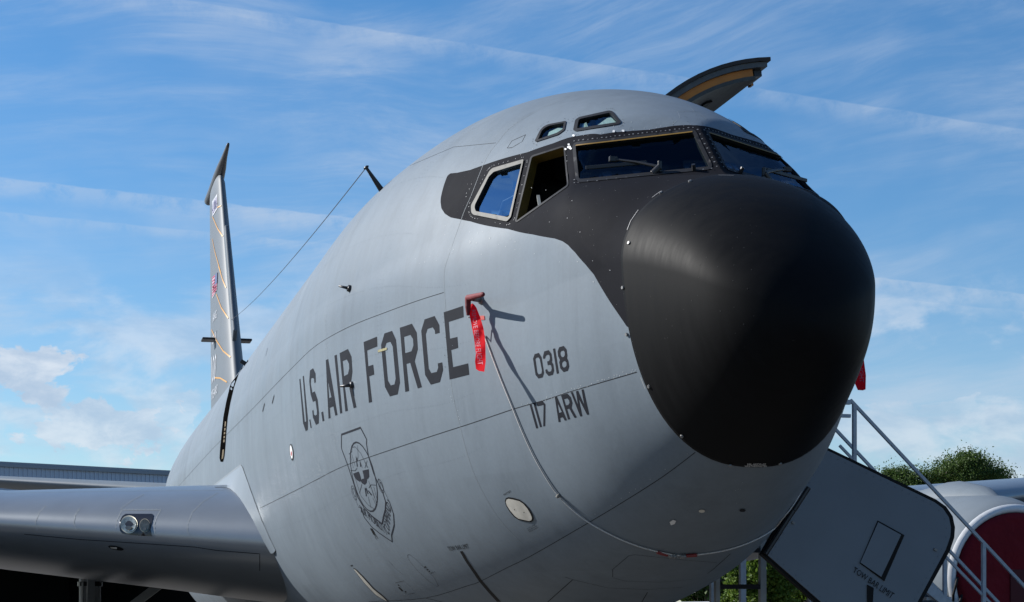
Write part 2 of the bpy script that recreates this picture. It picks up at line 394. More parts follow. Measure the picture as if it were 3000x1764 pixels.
# ------------------------------------------------------------------ materials
def skin_material():
    m = bpy.data.materials.new('grey_aircraft_paint'); m.use_nodes = True; nt = m.node_tree; N = nt.nodes; L = nt.links
    b = N['Principled BSDF']
    tc = N.new('ShaderNodeTexCoord'); at = N.new('ShaderNodeAttribute'); at.attribute_name = 'paint'
    gt = N.new('ShaderNodeMath'); gt.operation = 'GREATER_THAN'; gt.inputs[1].default_value = 0.0; L.new(at.outputs['Fac'], gt.inputs[0])
    def noise(scale, detail, vec=None, rough=.55):
        n = N.new('ShaderNodeTexNoise'); n.inputs['Scale'].default_value = scale; n.inputs['Detail'].default_value = detail; n.inputs['Roughness'].default_value = rough
        L.new(vec or tc.outputs['Object'], n.inputs['Vector']); return n.outputs['Fac']
    mp = N.new('ShaderNodeMapping'); mp.inputs['Scale'].default_value = (1.6, 1.6, .22); L.new(tc.outputs['Object'], mp.inputs[0])
    def rng_(v, a, b_, c, d):
        r = N.new('ShaderNodeMapRange'); L.new(v, r.inputs[0])
        for i, q in enumerate((a, b_, c, d)): r.inputs[i+1].default_value = q
        return r.outputs[0]
    def mul(a, b_):
        x = N.new('ShaderNodeMath'); x.operation = 'MULTIPLY'; L.new(a, x.inputs[0]); L.new(b_, x.inputs[1]); return x.outputs[0]
    var = mul(rng_(noise(.9, 4), .3, .7, .95, 1.05), rng_(noise(4.5, 8, mp.outputs[0]), .3, .75, .935, 1.045))
    var = mul(var, rng_(noise(38, 4), .35, .7, .97, 1.025))
    sp = N.new('ShaderNodeSeparateXYZ'); L.new(tc.outputs['Object'], sp.inputs[0]); cb = N.new('ShaderNodeCombineXYZ'); L.new(sp.outputs[0], cb.inputs[0]); L.new(sp.outputs[2], cb.inputs[1])
    br = N.new('ShaderNodeTexBrick'); L.new(cb.outputs[0], br.inputs['Vector']); br.inputs['Scale'].default_value = 1.0; br.inputs['Brick Width'].default_value = 1.55; br.inputs['Row Height'].default_value = .62; br.inputs['Mortar Size'].default_value = 0
    br.inputs['Color1'].default_value = (.955, .955, .955, 1); br.inputs['Color2'].default_value = (1.03, 1.03, 1.03, 1)
    var = mul(var, br.outputs['Color'])
    stain = rng_(noise(1.7, 9, mp.outputs[0], .7), .54, .8, 1.0, .80); var = mul(var, stain)
    chip = rng_(noise(95, 3, None, .7), .735, .75, 0, 1)
    def rgb(a, b_, fac, mode='MIX'):
        x = N.new('ShaderNodeMix'); x.data_type = 'RGBA'; x.blend_type = mode
        for i, q in ((6, a), (7, b_), (0, fac)):
            if isinstance(q, tuple): x.inputs[i].default_value = (*q, 1)
            elif isinstance(q, (int, float)): x.inputs[i].default_value = q
            else: L.new(q, x.inputs[i])
        return x.outputs[2]
    base = rgb(GREY, DARK, gt.outputs[0])
    base = rgb(base, var, 1.0, 'MULTIPLY')
    base = rgb(base, (.5, .5, .5), mul(chip, gt.outputs[0]))
    ge = N.new('ShaderNodeNewGeometry'); base = rgb(base, (.010, .011, .010), ge.outputs['Backfacing'])     # dark lining inside
    L.new(base, b.inputs['Base Color'])
    rg = N.new('ShaderNodeMath'); rg.operation = 'MULTIPLY_ADD'; L.new(gt.outputs[0], rg.inputs[0]); rg.inputs[1].default_value = .2; L.new(rng_(noise(2.2, 5), .3, .7, .48, .58), rg.inputs[2]); L.new(rg.outputs[0], b.inputs['Roughness'])
    L.new(rng_(gt.outputs[0], 0, 1, .17, .035), b.inputs['Specular IOR Level'])
    b1 = N.new('ShaderNodeBump'); b1.inputs['Strength'].default_value = .25; b1.inputs['Distance'].default_value = .012
    L.new(noise(2.6, 2), b1.inputs['Height'])
    b2 = N.new('ShaderNodeBump'); b2.inputs['Strength'].default_value = .12; b2.inputs['Distance'].default_value = .001
    L.new(noise(160, 2), b2.inputs['Height']); L.new(b1.outputs[0], b2.inputs['Normal']); L.new(b2.outputs[0], b.inputs['Normal'])
    return m
GREY, DARK = (.134, .162, .190), (.0095, .0100, .0130)
M_SKIN = skin_material()
M_GREY = mat('grey_paint', GREY, .55, 0, .3, noise=(3, .05, 6), bump=(2.5, .15, .01))
def radome_material():
    m = bpy.data.materials.new('black_radome'); m.use_nodes = True; nt = m.node_tree; N = nt.nodes; L = nt.links; b = N['Principled BSDF']
    tc = N.new('ShaderNodeTexCoord')
    mp = N.new('ShaderNodeMapping'); mp.inputs['Scale'].default_value = (9, 3, .8); L.new(tc.outputs['Object'], mp.inputs[0])
    n = N.new('ShaderNodeTexNoise'); n.inputs['Scale'].default_value = 2.2; n.inputs['Detail'].default_value = 7; n.inputs['Roughness'].default_value = .65; L.new(mp.outputs[0], n.inputs['Vector'])
    mp2 = N.new('ShaderNodeMapping'); mp2.inputs['Scale'].default_value = (6, 6, 24); L.new(tc.outputs['Object'], mp2.inputs[0])
    n2 = N.new('ShaderNodeTexNoise'); n2.inputs['Scale'].default_value = 2.4; n2.inputs['Detail'].default_value = 4; L.new(mp2.outputs[0], n2.inputs['Vector'])
    r2 = N.new('ShaderNodeMapRange'); r2.inputs[1].default_value = .76; r2.inputs[2].default_value = .80; L.new(n2.outputs['Fac'], r2.inputs[0])
    cr = N.new('ShaderNodeMix'); cr.data_type = 'RGBA'; cr.inputs[6].default_value = (.0032, .0033, .0038, 1); cr.inputs[7].default_value = (.0058, .0060, .0066, 1)
    r1 = N.new('ShaderNodeMapRange'); r1.inputs[1].default_value = .35; r1.inputs[2].default_value = .8; L.new(n.outputs['Fac'], r1.inputs[0]); L.new(r1.outputs[0], cr.inputs[0])
    c2 = N.new('ShaderNodeMix'); c2.data_type = 'RGBA'; L.new(cr.outputs[2], c2.inputs[6]); c2.inputs[7].default_value = (.05, .048, .045, 1)
    mm = N.new('ShaderNodeMath'); mm.operation = 'MULTIPLY'; mm.inputs[1].default_value = .5; L.new(r2.outputs[0], mm.inputs[0]); L.new(mm.outputs[0], c2.inputs[0])
    L.new(c2.outputs[2], b.inputs['Base Color'])
    rr = N.new('ShaderNodeMapRange'); rr.inputs[1].default_value = .3; rr.inputs[2].default_value = .8; rr.inputs[3].default_value = .52; rr.inputs[4].default_value = .64
    L.new(n.outputs['Fac'], rr.inputs[0]); L.new(rr.outputs[0], b.inputs['Roughness'])
    b.inputs['Specular IOR Level'].default_value = .075
    return m
M_RADOME = radome_material()
M_LETTER = mat('dark_grey_lettering', (.0135, .0150, .0200), .65, 0, .06, noise=(9, .15))
M_BLACK = mat('black_rubber', (.008, .0085, .0095), .6, 0, .12, noise=(20, .2))
M_BLACKMET = mat('black_metal', (.02, .02, .022), .38, .3)
M_SEAM = mat('dark_seam', (.018, .019, .022), .7, 0, .1)
M_LSEAM = mat('pale_sealant_seam', (.20, .225, .245), .6, 0, .2)
M_CREAM = mat('cream_window_frame', (.185, .18, .165), .65, 0, .12, noise=(30, .1))
M_WHITE = mat('white_paint', (.6, .61, .62), .45, noise=(12, .06))
M_YEL = mat('yellow_primer', (.17, .095, .005), .55, noise=(14, .2))
M_ORANGE = mat('orange_primer', (.45, .15, .006), .5, noise=(8, .12))
M_METAL = mat('bare_metal', (.17, .17, .17), .5, .4, noise=(20, .1))
M_PLATE = mat('worn_metal_plate', (.52, .50, .45), .42, .35, noise=(9, .25))
def cloth_red():
    m = mat('red_streamer_fabric', (.80, .008, .018), .7, 0, .1, noise=(20, .08), bump=(45, .3, .004)); nt = m.node_tree; t = nt.nodes.new('ShaderNodeBsdfTranslucent'); t.inputs['Color'].default_value = (1.0, .012, .03, 1)
    x = nt.nodes.new('ShaderNodeMixShader'); x.inputs[0].default_value = .55; nt.links.new(nt.nodes['Principled BSDF'].outputs[0], x.inputs[1]); nt.links.new(t.outputs[0], x.inputs[2]); nt.links.new(x.outputs[0], nt.nodes['Material Output'].inputs[0]); return m
M_RED = cloth_red()
M_MAROON = mat('maroon_cover_fabric', (.12, .004, .009), .75, noise=(12, .15), bump=(9, .5, .02))
M_INT = mat('dark_cockpit_lining', (.012, .013, .014), .7, noise=(6, .3))
M_GREENINT = mat('teal_glareshield', (.05, .085, .075), .7, noise=(10, .2))
M_GREYINT = mat('grey_cockpit_metal', (.22, .23, .22), .5)
def glass_material(name, tint, rough=.02, refl=(1, 1, 1), f0=.05):
    """a thin pane: tinted see-through plus a coated surface reflection that grows at grazing angles"""
    m = bpy.data.materials.new(name); m.use_nodes = True; nt = m.node_tree; N = nt.nodes; L = nt.links; N.clear()
    o = N.new('ShaderNodeOutputMaterial'); g = N.new('ShaderNodeBsdfGlossy'); g.inputs['Roughness'].default_value = rough; g.inputs['Color'].default_value = (*refl, 1)
    t = N.new('ShaderNodeBsdfTransparent'); t.inputs['Color'].default_value = (*tint, 1)
    lw = N.new('ShaderNodeLayerWeight'); lw.inputs['Blend'].default_value = .5; mx = N.new('ShaderNodeMixShader')
    pw = N.new('ShaderNodeMath'); pw.operation = 'POWER'; pw.inputs[1].default_value = 5; L.new(lw.outputs['Facing'], pw.inputs[0])
    fr = N.new('ShaderNodeMath'); fr.operation = 'MULTIPLY_ADD'; fr.inputs[1].default_value = 1-f0; fr.inputs[2].default_value = f0; L.new(pw.outputs[0], fr.inputs[0])
    tc = N.new('ShaderNodeTexCoord'); n = N.new('ShaderNodeTexNoise'); n.inputs['Scale'].default_value = 2.2; L.new(tc.outputs['Object'], n.inputs['Vector'])
    bp = N.new('ShaderNodeBump'); bp.inputs['Strength'].default_value = .08; bp.inputs['Distance'].default_value = .02
    L.new(n.outputs['Fac'], bp.inputs['Height']); L.new(bp.outputs[0], g.inputs['Normal'])
    L.new(fr.outputs[0], mx.inputs[0]); L.new(t.outputs[0], mx.inputs[1]); L.new(g.outputs[0], mx.inputs[2]); L.new(mx.outputs[0], o.inputs[0])
    return m
M_WING = mat('wing_polished_grey', (.19, .21, .23), .30, .45, .4, noise=(2.5, .06), bump=(2.2, .1, .01))
M_GLASS = glass_material('windshield_glass', (.55, .64, .62), .02, (.20, .31, .45), .035)

# ------------------------------------------------------------------ the setting
def ground():
    m = bpy.data.materials.new('worn_concrete_apron'); m.use_nodes = True; nt = m.node_tree; N = nt.nodes; L = nt.links; b = N['Principled BSDF']
    tc = N.new('ShaderNodeTexCoord'); n = N.new('ShaderNodeTexNoise'); n.inputs['Scale'].default_value = .35; n.inputs['Detail'].default_value = 9; L.new(tc.outputs['Object'], n.inputs['Vector'])
    cr = N.new('ShaderNodeMix'); cr.data_type = 'RGBA'; cr.inputs[6].default_value = (.075, .069, .062, 1); cr.inputs[7].default_value = (.13, .12, .107, 1)
    L.new(n.outputs['Fac'], cr.inputs[0]); L.new(cr.outputs[2], b.inputs['Base Color']); b.inputs['Roughness'].default_value = .85
    o = mk('apron_ground', [(-1500, -2000, 0), (3000, -2000, 0), (3000, 2000, 0), (-1500, 2000, 0)], [(0, 1, 2, 3)], m, None, False)
    tag(o, kind='structure')
ground()

# ------------------------------------------------------------------ the tanker
PLANE = empty('tanker_aircraft', (0, 0, 0))
tag(PLANE, 'grey four-engined tanker aircraft with black nose, seen from its right front', 'aircraft')

W1 = rounded([(1685, 426), (2031, 387), (2081, 490), (1695, 528)], 9)
W2 = rounded([(1558, 460), (1653, 430), (1664, 544), (1512, 651)], 7)
W3 = rounded([(1533, 479), (1448, 505), (1434, 519), (1394, 600), (1392, 610), (1396, 622), (1491, 640), (1496, 636)], 4)
W3F = rounded([(1537, 469), (1446, 495), (1437, 503), (1383, 604), (1384, 624), (1390, 631), (1488, 651), (1500, 638)], 5)
E1 = rounded([(1655, 360), (1651, 381), (1634, 392), (1575, 413), (1587, 384), (1597, 375), (1609, 369)], 4)
E1F = rounded([(1660, 356), (1655, 383), (1636, 397), (1571, 418), (1568, 414), (1583, 384), (1593, 373), (1607, 366)], 4)
E2 = rounded([(1786, 331), (1792, 334), (1812, 358), (1806, 362), (1692, 380), (1690, 376), (1695, 352), (1704, 348)], 4)
E2F = rounded([(1784, 326), (1795, 328), (1821, 360), (1813, 366), (1688, 387), (1680, 384), (1686, 353), (1698, 345)], 5)
def dom(poly, step=4):
    s, p = sphi(hit(resample(poly, step))); return np.stack([s, np.abs(p)*1.1], 1)
HOLES = [dom(w) for w in (W1, W2, W3, E1, E2)]

RING_A, RING_B = .9497, .0977
NPH = np.r_[np.linspace(-180, -100, 52)[:-1], np.linspace(-100, 100, 445)[:-1], np.linspace(100, 180, 52)]
PHI = np.radians(NPH)
sr = np.full(len(PHI), RING_A)
for _ in range(12): sr = RING_A + RING_B*(surf(sr, PHI)[:, 2]-3.2)
MASK_PX = [(1313, 509), (1340, 506), (1377, 498), (1430, 479), (1545, 446), (1620, 420), (1663, 404), (1760, 394), (1900, 380), (2030, 367)]
MASK_LO = [(1840, 962), (1788, 886), (1740, 805), (1716, 776), (1685, 740), (1664, 718), (1648, 707), (1625, 699), (1560, 687), (1488, 671), (1379, 649), (1345, 642), (1320, 637), (1303, 626), (1293, 610), (1290, 586), (1298, 550)]
def fuselage():
    mu, ml = dom(MASK_PX[:7], 500), dom(MASK_LO, 500)
    brow = dom(MASK_PX[6:], 500)
    up = np.array(list(dom(MASK_PX, 5000)))
    poly = [tuple(p) for p in dom(MASK_PX, 5000)]
    poly.append((1.80, -.02)); poly.append((.3, -.02)); poly.append((.3, ml[0][1])); poly += [tuple(p) for p in dom(MASK_LO, 5000)]
    poly = np.array(poly)
    v1 = np.linspace(0, 1, 26)[:, None]
    S = [sr[None, :]*(1-v1)+1.35*v1]
    S.append(np.repeat(np.arange(1.358, 3.42, .008)[:, None], len(PHI), 1))
    S.append(np.repeat(np.arange(3.45, 8.0, .06)[:, None], len(PHI), 1))
    S.append(np.repeat(np.linspace(8.0, 39.4, 80)[:, None], len(PHI), 1))
    S = np.concatenate(S); nr, ncol = S.shape
    PH = np.repeat(PHI[None, :], nr, 0)
    V = surf(S, PH)
    D = np.stack([S.ravel(), np.abs(PH.ravel())*1.1], 1)
    near = D[:, 0] < 4.3
    sd = np.full(len(D), -1.0); dn = D[near]
    sd[near] = segdist(dn, poly)*np.where(inside(dn, poly), 1, -1)
    idx = np.arange(nr*(ncol)).reshape(nr, ncol)
    F = np.stack([idx[:-1, :-1], idx[:-1, 1:], idx[1:, 1:], idx[1:, :-1]], -1).reshape(-1, 4)
    c = D[F].mean(1); keep = np.ones(len(F), bool)
    zone = c[:, 0] < 3.4
    for h in HOLES:
        k = inside(c[zone], h); kk = np.where(zone)[0][k]; keep[kk] = False
    F = F[keep][:, ::-1]
    V = V.reshape(-1, 3)
    # close the cut seam at the keel by welding the two edge columns
    o = mk('fuselage', V, F, M_SKIN, PLANE)
    a = o.data.attributes.new('paint', 'FLOAT', 'POINT'); a.data.foreach_set('value', sd.astype(np.float32))
    # radome
    t = np.linspace(0.02, 1, 90)[:, None]; PHr = PHI[::2]; srr = sr[::2]
    S2 = (t**2)*srr[None, :]; P2 = np.repeat(PHr[None, :], len(t), 0); V2 = surf(S2, P2)
    n2 = normal(np.clip(V2, [.002, -9, -9], [9, 9, 9])); V2 = V2 + n2*.004
    last = V2[-1] - n2[-1]*.03                                # turned-in rim
    V2 = np.concatenate([V2, last[None]])
    nr, ncol = V2.shape[:2]; idx = np.arange(nr*ncol).reshape(nr, ncol)
    F = np.stack([idx[:-1, :-1], idx[1:, :-1], idx[1:, 1:], idx[:-1, 1:]], -1).reshape(-1, 4)
    V2 = V2.reshape(-1, 3); tip = len(V2); V2 = np.r_[V2, [[0.0, 0, PZB[0]]]]
    T = np.array([(tip, i, i+1) for i in range(ncol-1)])
    T4 = np.r_[F[:, [0, 1, 2]], F[:, [0, 2, 3]], T]
    r = mk('radome', V2, T4, M_RADOME, PLANE)
    return o, r
FUS, RAD = fuselage()

# ------------------------------------------------------------------ cockpit windows, lining and what shows behind the glass
def grow(poly, k):
    P = np.array(poly, float); a = np.roll(P, 1, 0); b = np.roll(P, -1, 0)
    t = b-a; n = np.stack([t[:, 1], -t[:, 0]], 1); n /= np.linalg.norm(n, axis=1)[:, None]+1e-9
    area = .5*np.sum(P[:, 0]*b[:, 1]-b[:, 0]*P[:, 1])
    return P + n*k*(1 if area > 0 else -1)
def both(name, V, T, m, parents):
    r = []
    for sg in (1, -1):
        o = mk(name, V*[1, sg, 1], T if sg > 0 else T[:, ::-1], m, parents if not isinstance(parents, list) else parents[0 if sg > 0 else 1])
        r.append(o)
    return r
def window(name, hole, outer, fm, rm, glass=M_GLASS, inset=-.014, foff=.004, reveal=.06):
    P, T = cdt(resample(outer, 8), [resample(grow(hole, -1.5), 8)], 30)
    V = lift(P, foff); T = fix_winding(V, T); fr = both(name, V, T, fm, PLANE)
    L = resample(grow(hole, -1.5), 8); Q = hit(L); n = normal(Q); k = len(Q)
    V = np.r_[Q+n*foff, Q-n*reveal]; F = np.array([(i, (i+1) % k, k+(i+1) % k, k+i) for i in range(k)])
    both('reveal', V, F, rm, fr)
    if glass:
        P, T = cdt(resample(grow(hole, 2), 10), (), 30); V = lift(P, inset); T = fix_winding(V, T); both('pane', V, T, glass, fr)
    return fr
M_GLASS_B = glass_material('side_window_glass', (.40, .50, .58), .03, (.48, .75, 1.0), .42)
M_SEAL = mat('dark_window_seal', (.016, .0165, .019), .6, 0, .12)
window('windshield', W1, grow(W1, 8), M_SEAL, M_BLACK)
window('sliding_window_opening', W2, grow(W2, 3), M_SEAL, mat('dark_yellow_frame', (.075, .042, .004), .6, 0, .2, noise=(14, .25)), None, reveal=.055)
window('aft_cockpit_window', W3, W3F, M_CREAM, M_BLACK, M_GLASS_B, -.010, .010, .04)
window('eyebrow_window', E1, E1F, M_SEAL, M_BLACK, M_GLASS, -.006, .006, .03)
window('eyebrow_window', E2, E2F, M_SEAL, M_BLACK, M_GLASS, -.006, .006, .03)
# yellow edge along the top of the windshield and its wiper
strips('windshield_edge_seal', [[(1688, 428), (1860, 408), (2029, 388)]], .012, M_YEL, PLANE, .0065, True)
def lining():
    b = MB(); [b.add([(x, y, z) for x, y, z in surf(np.full(40, sx), np.linspace(-math.pi, math.pi, 41)[:-1])*[1, .93, .93]+[0, 0, .24]], [tuple(range(40))]) for sx in (3.66, 1.12)]
    b.box((2.4, 0, 3.25), (2.3, 1.3, .05)); b.build('cockpit_bulkhead', M_INT, PLANE)
lining()
g = MB(); g.box((1.86, 0, 4.06), (.34, 1.30, .05)); g.box((2.0, 0, 3.85), (.05, 1.3, .38)); bevel(g.build('glareshield', M_GREENINT, PLANE), .02)
for sg in (1, -1):
    st = MB(); st.box((2.95, .48*sg, 4.0), (.14, .46, .85)); st.box((2.95, .48*sg, 4.52), (.12, .26, .2)); st.box((2.72, .48*sg, 3.62), (.5, .46, .14))
    bevel(st.build('pilot_seat', M_BLACK, PLANE), .04)
    y = MB(); y.tube([(2.25, .45*sg, 3.5), (2.3, .45*sg, 3.95)], .02); y.tube([(2.3, (.45+.16)*sg, 4.05), (2.3, (.45+.12)*sg, 3.93), (2.3, (.45-.12)*sg, 3.93), (2.3, (.45-.16)*sg, 4.05)], .014); y.build('control_yoke', M_BLACKMET, PLANE)
    pz = MB(); a = lift([(1552, 556), (1560, 614)], -.07); a[:, 1] *= sg
    pz.bar(a[0], a[1], .018, .012); pz.build('window_track', M_GREYINT, PLANE)
    q = MB(); b = lift([(1457, 579), (1492, 560), (1455, 582), (1440, 625)], -.05); b[:, 1] *= sg; q.tube([b[3], b[2], b[0], b[1]], .006, 6); q.build('sun_visor_rail', M_GREYINT, PLANE)
def foil_material():
    m = bpy.data.materials.new('crinkled_silver_sunshade'); m.use_nodes = True; nt = m.node_tree; N = nt.nodes; b = N['Principled BSDF']
    b.inputs['Base Color'].default_value = (.80, .88, .88, 1); b.inputs['Metallic'].default_value = .0; b.inputs['Roughness'].default_value = .35
    tc = N.new('ShaderNodeTexCoord'); v = N.new('ShaderNodeTexVoronoi'); v.inputs['Scale'].default_value = 55; nt.links.new(tc.outputs['Object'], v.inputs['Vector'])
    bp = N.new('ShaderNodeBump'); bp.inputs['Strength'].default_value = .4; bp.inputs['Distance'].default_value = .004; nt.links.new(v.outputs['Distance'], bp.inputs['Height']); nt.links.new(bp.outputs[0], b.inputs['Normal'])
    return m
M_FOIL = foil_material()
decal('sunshade', [(1590, 412), (1604, 378), (1630, 366), (1654, 368), (1650, 382), (1622, 398)], M_FOIL, PLANE, off=-.022)
decal('sunshade', [(1733, 374), (1740, 362), (1782, 332), (1790, 336), (1812, 358), (1800, 364)], M_FOIL, PLANE, off=-.022)
decal('sunshade', [(1694, 381), (1704, 354), (1714, 349), (1722, 372)], M_FOIL, PLANE, off=-.022)
def wiper():
    piv = lift([(1934, 504)], .03)[0]; elb = lift([(1800, 488)], .05)[0]; b0, b1 = lift([(1719, 506), (1897, 490)], .032)
    base = lift([(1912, 510)], .0)[0]
    for sg in (1, -1):
        k = np.array([1, sg, 1]); m = MB(); m.tube([piv*k, (piv+elb)/2*k+np.array([0, 0, .006]), elb*k], [.012, .009, .007], 8)
        m.bar(b0*k, b1*k, .016, .022); m.tube([base*k, piv*k], .022, 10); m.tube([(piv+np.array([0, 0, .035]))*k, (piv-np.array([0, 0, .03]))*k], .014, 8)
        m.box(elb*k, (.03, .05, .03)); bevel(m.build('windshield_wiper', M_BLACKMET, PLANE), .003)
        n = MB(); a = lift([(2033, 500)], 0)[0]; nn = normal(a[None])[0]; n.tube([(a-nn*.01)*k, (a+nn*.04)*k], [.014, .012], 8); n.build('washer_nozzle', M_BLACKMET, PLANE)
wiper()

# ------------------------------------------------------------------ lettering, measured on the skin
def sc_(pts, ox, oy, k): return [(ox+x*k, oy+y*k) for x, y in pts]
G1 = (860, 880, .26987)
LET1 = [
 ([(64,857),(75,851),(123,1322),(139,1313),(101,825),(113,818),(158,1310),(156,1405),(134,1421),(105,1335)],),
 ([(172,1297),(183,1291),(198,1383),(187,1389)],),
 ([(180,762),(213,737),(240,795),(242,890),(228,898),(224,852),(209,842),(191,850),(188,905),(205,1003),(231,988),(262,1075),(277,1222),(275,1335),(245,1353),(212,1270),(205,1197),(217,1190),(222,1240),(240,1250),(256,1240),(254,1190),(240,1090),(212,1103),(187,1022),(172,880)],),
 ([(302,1215),(322,1207),(336,1307),(317,1315)],),
 ([(352,648),(377,637),(478,1245),(455,1252),(434,1150),(395,1168),(403,1278),(381,1284)], [(374,870),(388,1063),(412,1050)]),
 ([(445,600),(470,590),(530,1223),(507,1230)],),
 ([(502,573),(592,528),(630,612),(640,775),(626,882),(684,1160),(654,1172),(598,908),(556,925),(591,1197),(564,1207)], [(535,660),(580,641),(603,690),(606,738),(592,800),(549,824)]),
 ([(762,453),(907,394),(911,500),(800,545),(812,716),(866,698),(877,805),(822,825),(854,1103),(820,1112)],),
 ([(988,360),(1070,331),(1113,428),(1156,890),(1131,1020),(1048,1043),(994,940),(952,485)], [(1010,462),(1052,450),(1078,500),(1110,850),(1098,912),(1056,924),(1025,870),(993,510)]),
 ([(1155,298),(1286,254),(1338,350),(1350,530),(1316,660),(1394,942),(1350,956),(1268,678),(1226,690),(1256,983),(1215,994)], [(1200,397),(1270,374),(1298,420),(1303,490),(1283,552),(1213,574)]),
 ([(1425,207),(1532,170),(1583,268),(1587,352),(1539,366),(1536,330),(1512,292),(1455,310),(1436,370),(1468,740),(1497,790),(1557,776),(1572,730),(1567,685),(1615,673),(1624,755),(1590,887),(1492,915),(1430,810),(1388,330)],),
 ([(1632,130),(1842,60),(1847,182),(1685,234),(1698,417),(1779,397),(1788,516),(1712,540),(1732,726),(1896,684),(1908,806),(1696,860)],)]
G2 = (1500, 980, .20246)
LET2 = [
 ([(330,285),(390,266),(428,325),(464,555),(445,620),(385,637),(343,585),(307,350)], [(340,355),(355,337),(384,330),(404,358),(436,520),(428,565),(386,577),(366,545)]),
 ([(470,245),(533,226),(572,280),(584,370),(577,395),(598,430),(610,520),(593,582),(531,600),(492,555),(484,510),(511,502),(516,525),(540,540),(570,530),(578,490),(568,450),(550,437),(520,446),(512,390),(540,382),(552,350),(546,305),(530,290),(505,297),(485,320),(482,347),(455,353),(450,320)],),
 ([(595,208),(625,200),(680,560),(650,568)],),
 ([(685,185),(750,165),(790,215),(802,300),(797,340),(815,380),(829,460),(809,525),(748,543),(702,490),(685,400),(697,370),(670,315),(662,245)], [(700,265),(712,242),(745,230),(765,255),(766,300),(750,325),(725,328),(705,300)], [(722,420),(735,395),(765,380),(790,405),(792,445),(775,472),(750,480),(728,455)]),
 ([(257,1017),(284,1010),(380,1352),(352,1360)],), ([(312,1000),(340,992),(434,1333),(407,1342)],),
 ([(357,982),(443,962),(484,1010),(480,1322),(454,1330),(460,1018),(370,1038)],),
 ([(622,908),(652,898),(795,1237),(767,1246),(737,1195),(697,1206),(704,1260),(676,1268)], [(660,990),(680,1135),(722,1122)]),
 ([(712,880),(803,855),(852,905),(875,990),(862,1060),(938,1197),(905,1206),(830,1070),(797,1080),(843,1222),(812,1231)], [(754,935),(803,922),(830,955),(835,990),(818,1016),(780,1027)]),
 ([(853,838),(880,831),(958,1033),(928,822),(957,812),(1050,1035),(1008,799),(1037,792),(1115,1153),(1089,1162),(966,925),(1017,1178),(990,1186)],)]
for G, LT in ((G1, LET1), (G2, LET2)):
    for gl in LT:
        decal('letter', sc_(gl[0], *G), M_LETTER, FUS, [sc_(h, *G) for h in gl[1:]], off=.0016)
def font_mesh(txt):
    cu = bpy.data.curves.new('t', 'FONT'); cu.body = txt; cu.size = 1; cu.resolution_u = 2; cu.offset = 0.0
    o = bpy.data.objects.new('t', cu); COL.objects.link(o); dg = bpy.context.evaluated_depsgraph_get(); dg.update()
    me = bpy.data.meshes.new_from_object(o.evaluated_get(dg)); bpy.data.objects.remove(o)
    V = np.array([v.co[:2] for v in me.vertices]); T = []
    me.calc_loop_triangles(); T = np.array([t.vertices[:] for t in me.loop_triangles])
    bpy.data.meshes.remove(me)
    V = (V-V.min(0))/(V.max(0)-V.min(0)); return V, T
def text_px(name, txt, quad, m, parent, off=.0014):
    """flat print: the text laid into a four-cornered field (TL, TR, BR, BL)"""
    V, T = font_mesh(txt); q = np.array(quad, float); u, v = V[:, :1], V[:, 1:]
    P = (1-u)*v*q[0] + u*v*q[1] + u*(1-v)*q[2] + (1-u)*(1-v)*q[3]
    Q = lift(P, off); T = fix_winding(Q, T); return skin_normals(mk(name, Q, T, m, parent))
G3 = (980, 1560, .19048)
text_px('stencil_text', 'TOW BAR LIMIT', sc_([(1730,218),(2045,172),(2078,240),(1770,285)], *G3), M_BLACK, FUS)
decal('tow_limit_stripe', sc_([(1928,290),(2020,450),(2150,640),(2220,745),(2350,900),(2500,1064),(2560,1064),(2400,890),(2260,725),(2190,620),(2060,440),(1972,284)], *G3), M_BLACK, FUS, off=.0016)
G4 = (1440, 1400, .13495)
text_px('stencil_text', 'STATIC PORTS', sc_([(255,355),(410,265),(432,305),(275,392)], *G4), M_BLACK, FUS)
for i, t in enumerate(('DO NOT PLUG OR DEFORM', 'HOLES. AREA WITHIN RED', 'MUST BE SMOOTH AND CLEAN')):
    dx, dy = 20*i, 33*i
    text_px('stencil_text', t, sc_([(770+dx,1095+dy),(945+dx*1.6,1005+dy*.85),(960+dx*1.6,1024+dy*.85),(782+dx,1116+dy)], *G4), M_BLACK, FUS)
SPO = sc_([(370,415),(480,430),(620,470),(720,545),(820,660),(890,780),(918,880),(905,935),(850,962),(700,935),(590,905),(500,850),(400,730),(320,600),(297,500),(315,440)], *G4)
SPI = sc_([(375,450),(470,465),(610,500),(700,560),(790,665),(860,790),(888,870),(870,915),(820,930),(700,905),(590,878),(510,820),(410,700),(340,590),(320,520),(335,470)], *G4)
b_ = decal('static_port_plate', SPI, M_PLATE, PLANE, off=.004, mirror=False)
decal('painted_border', SPO, M_BLACK, b_, [SPI], off=.003)
for c in ((1509, 1492), (1537, 1500)):
    decal('port_hole', [(c[0]+1.3*math.cos(a), c[1]+1.8*math.sin(a)) for a in np.linspace(0, 2*math.pi, 8)[:-1]], M_BLACK, b_, off=.006)
SL = sc_([(290,540),(330,560),(450,680),(600,850),(760,980),(835,1064),(790,1052),(640,965),(480,800),(350,640)], *G3)
b_ = decal('drain_plate', SL, M_BLACK, PLANE, off=.003)
decal('plate_face', sc_([(300,556),(332,572),(450,694),(596,860),(750,985),(815,1050),(785,1042),(645,957),(487,795),(358,635)], *G3), M_PLATE, b_, off=.005)
WHT = mat('white_stencil', (.6, .6, .6), .6)
text_px('stencil_text', 'MIL-00735-07', [(2189, 1354.5), (2243, 1354.5), (2243, 1359.5), (2189, 1360)], WHT, RAD, .008)
text_px('stencil_text', 'WEATHERMASTER', [(2181, 1358.5+1.5), (2246, 1358.5+1.5), (2245, 1364.5), (2181, 1365)], WHT, RAD, .008)
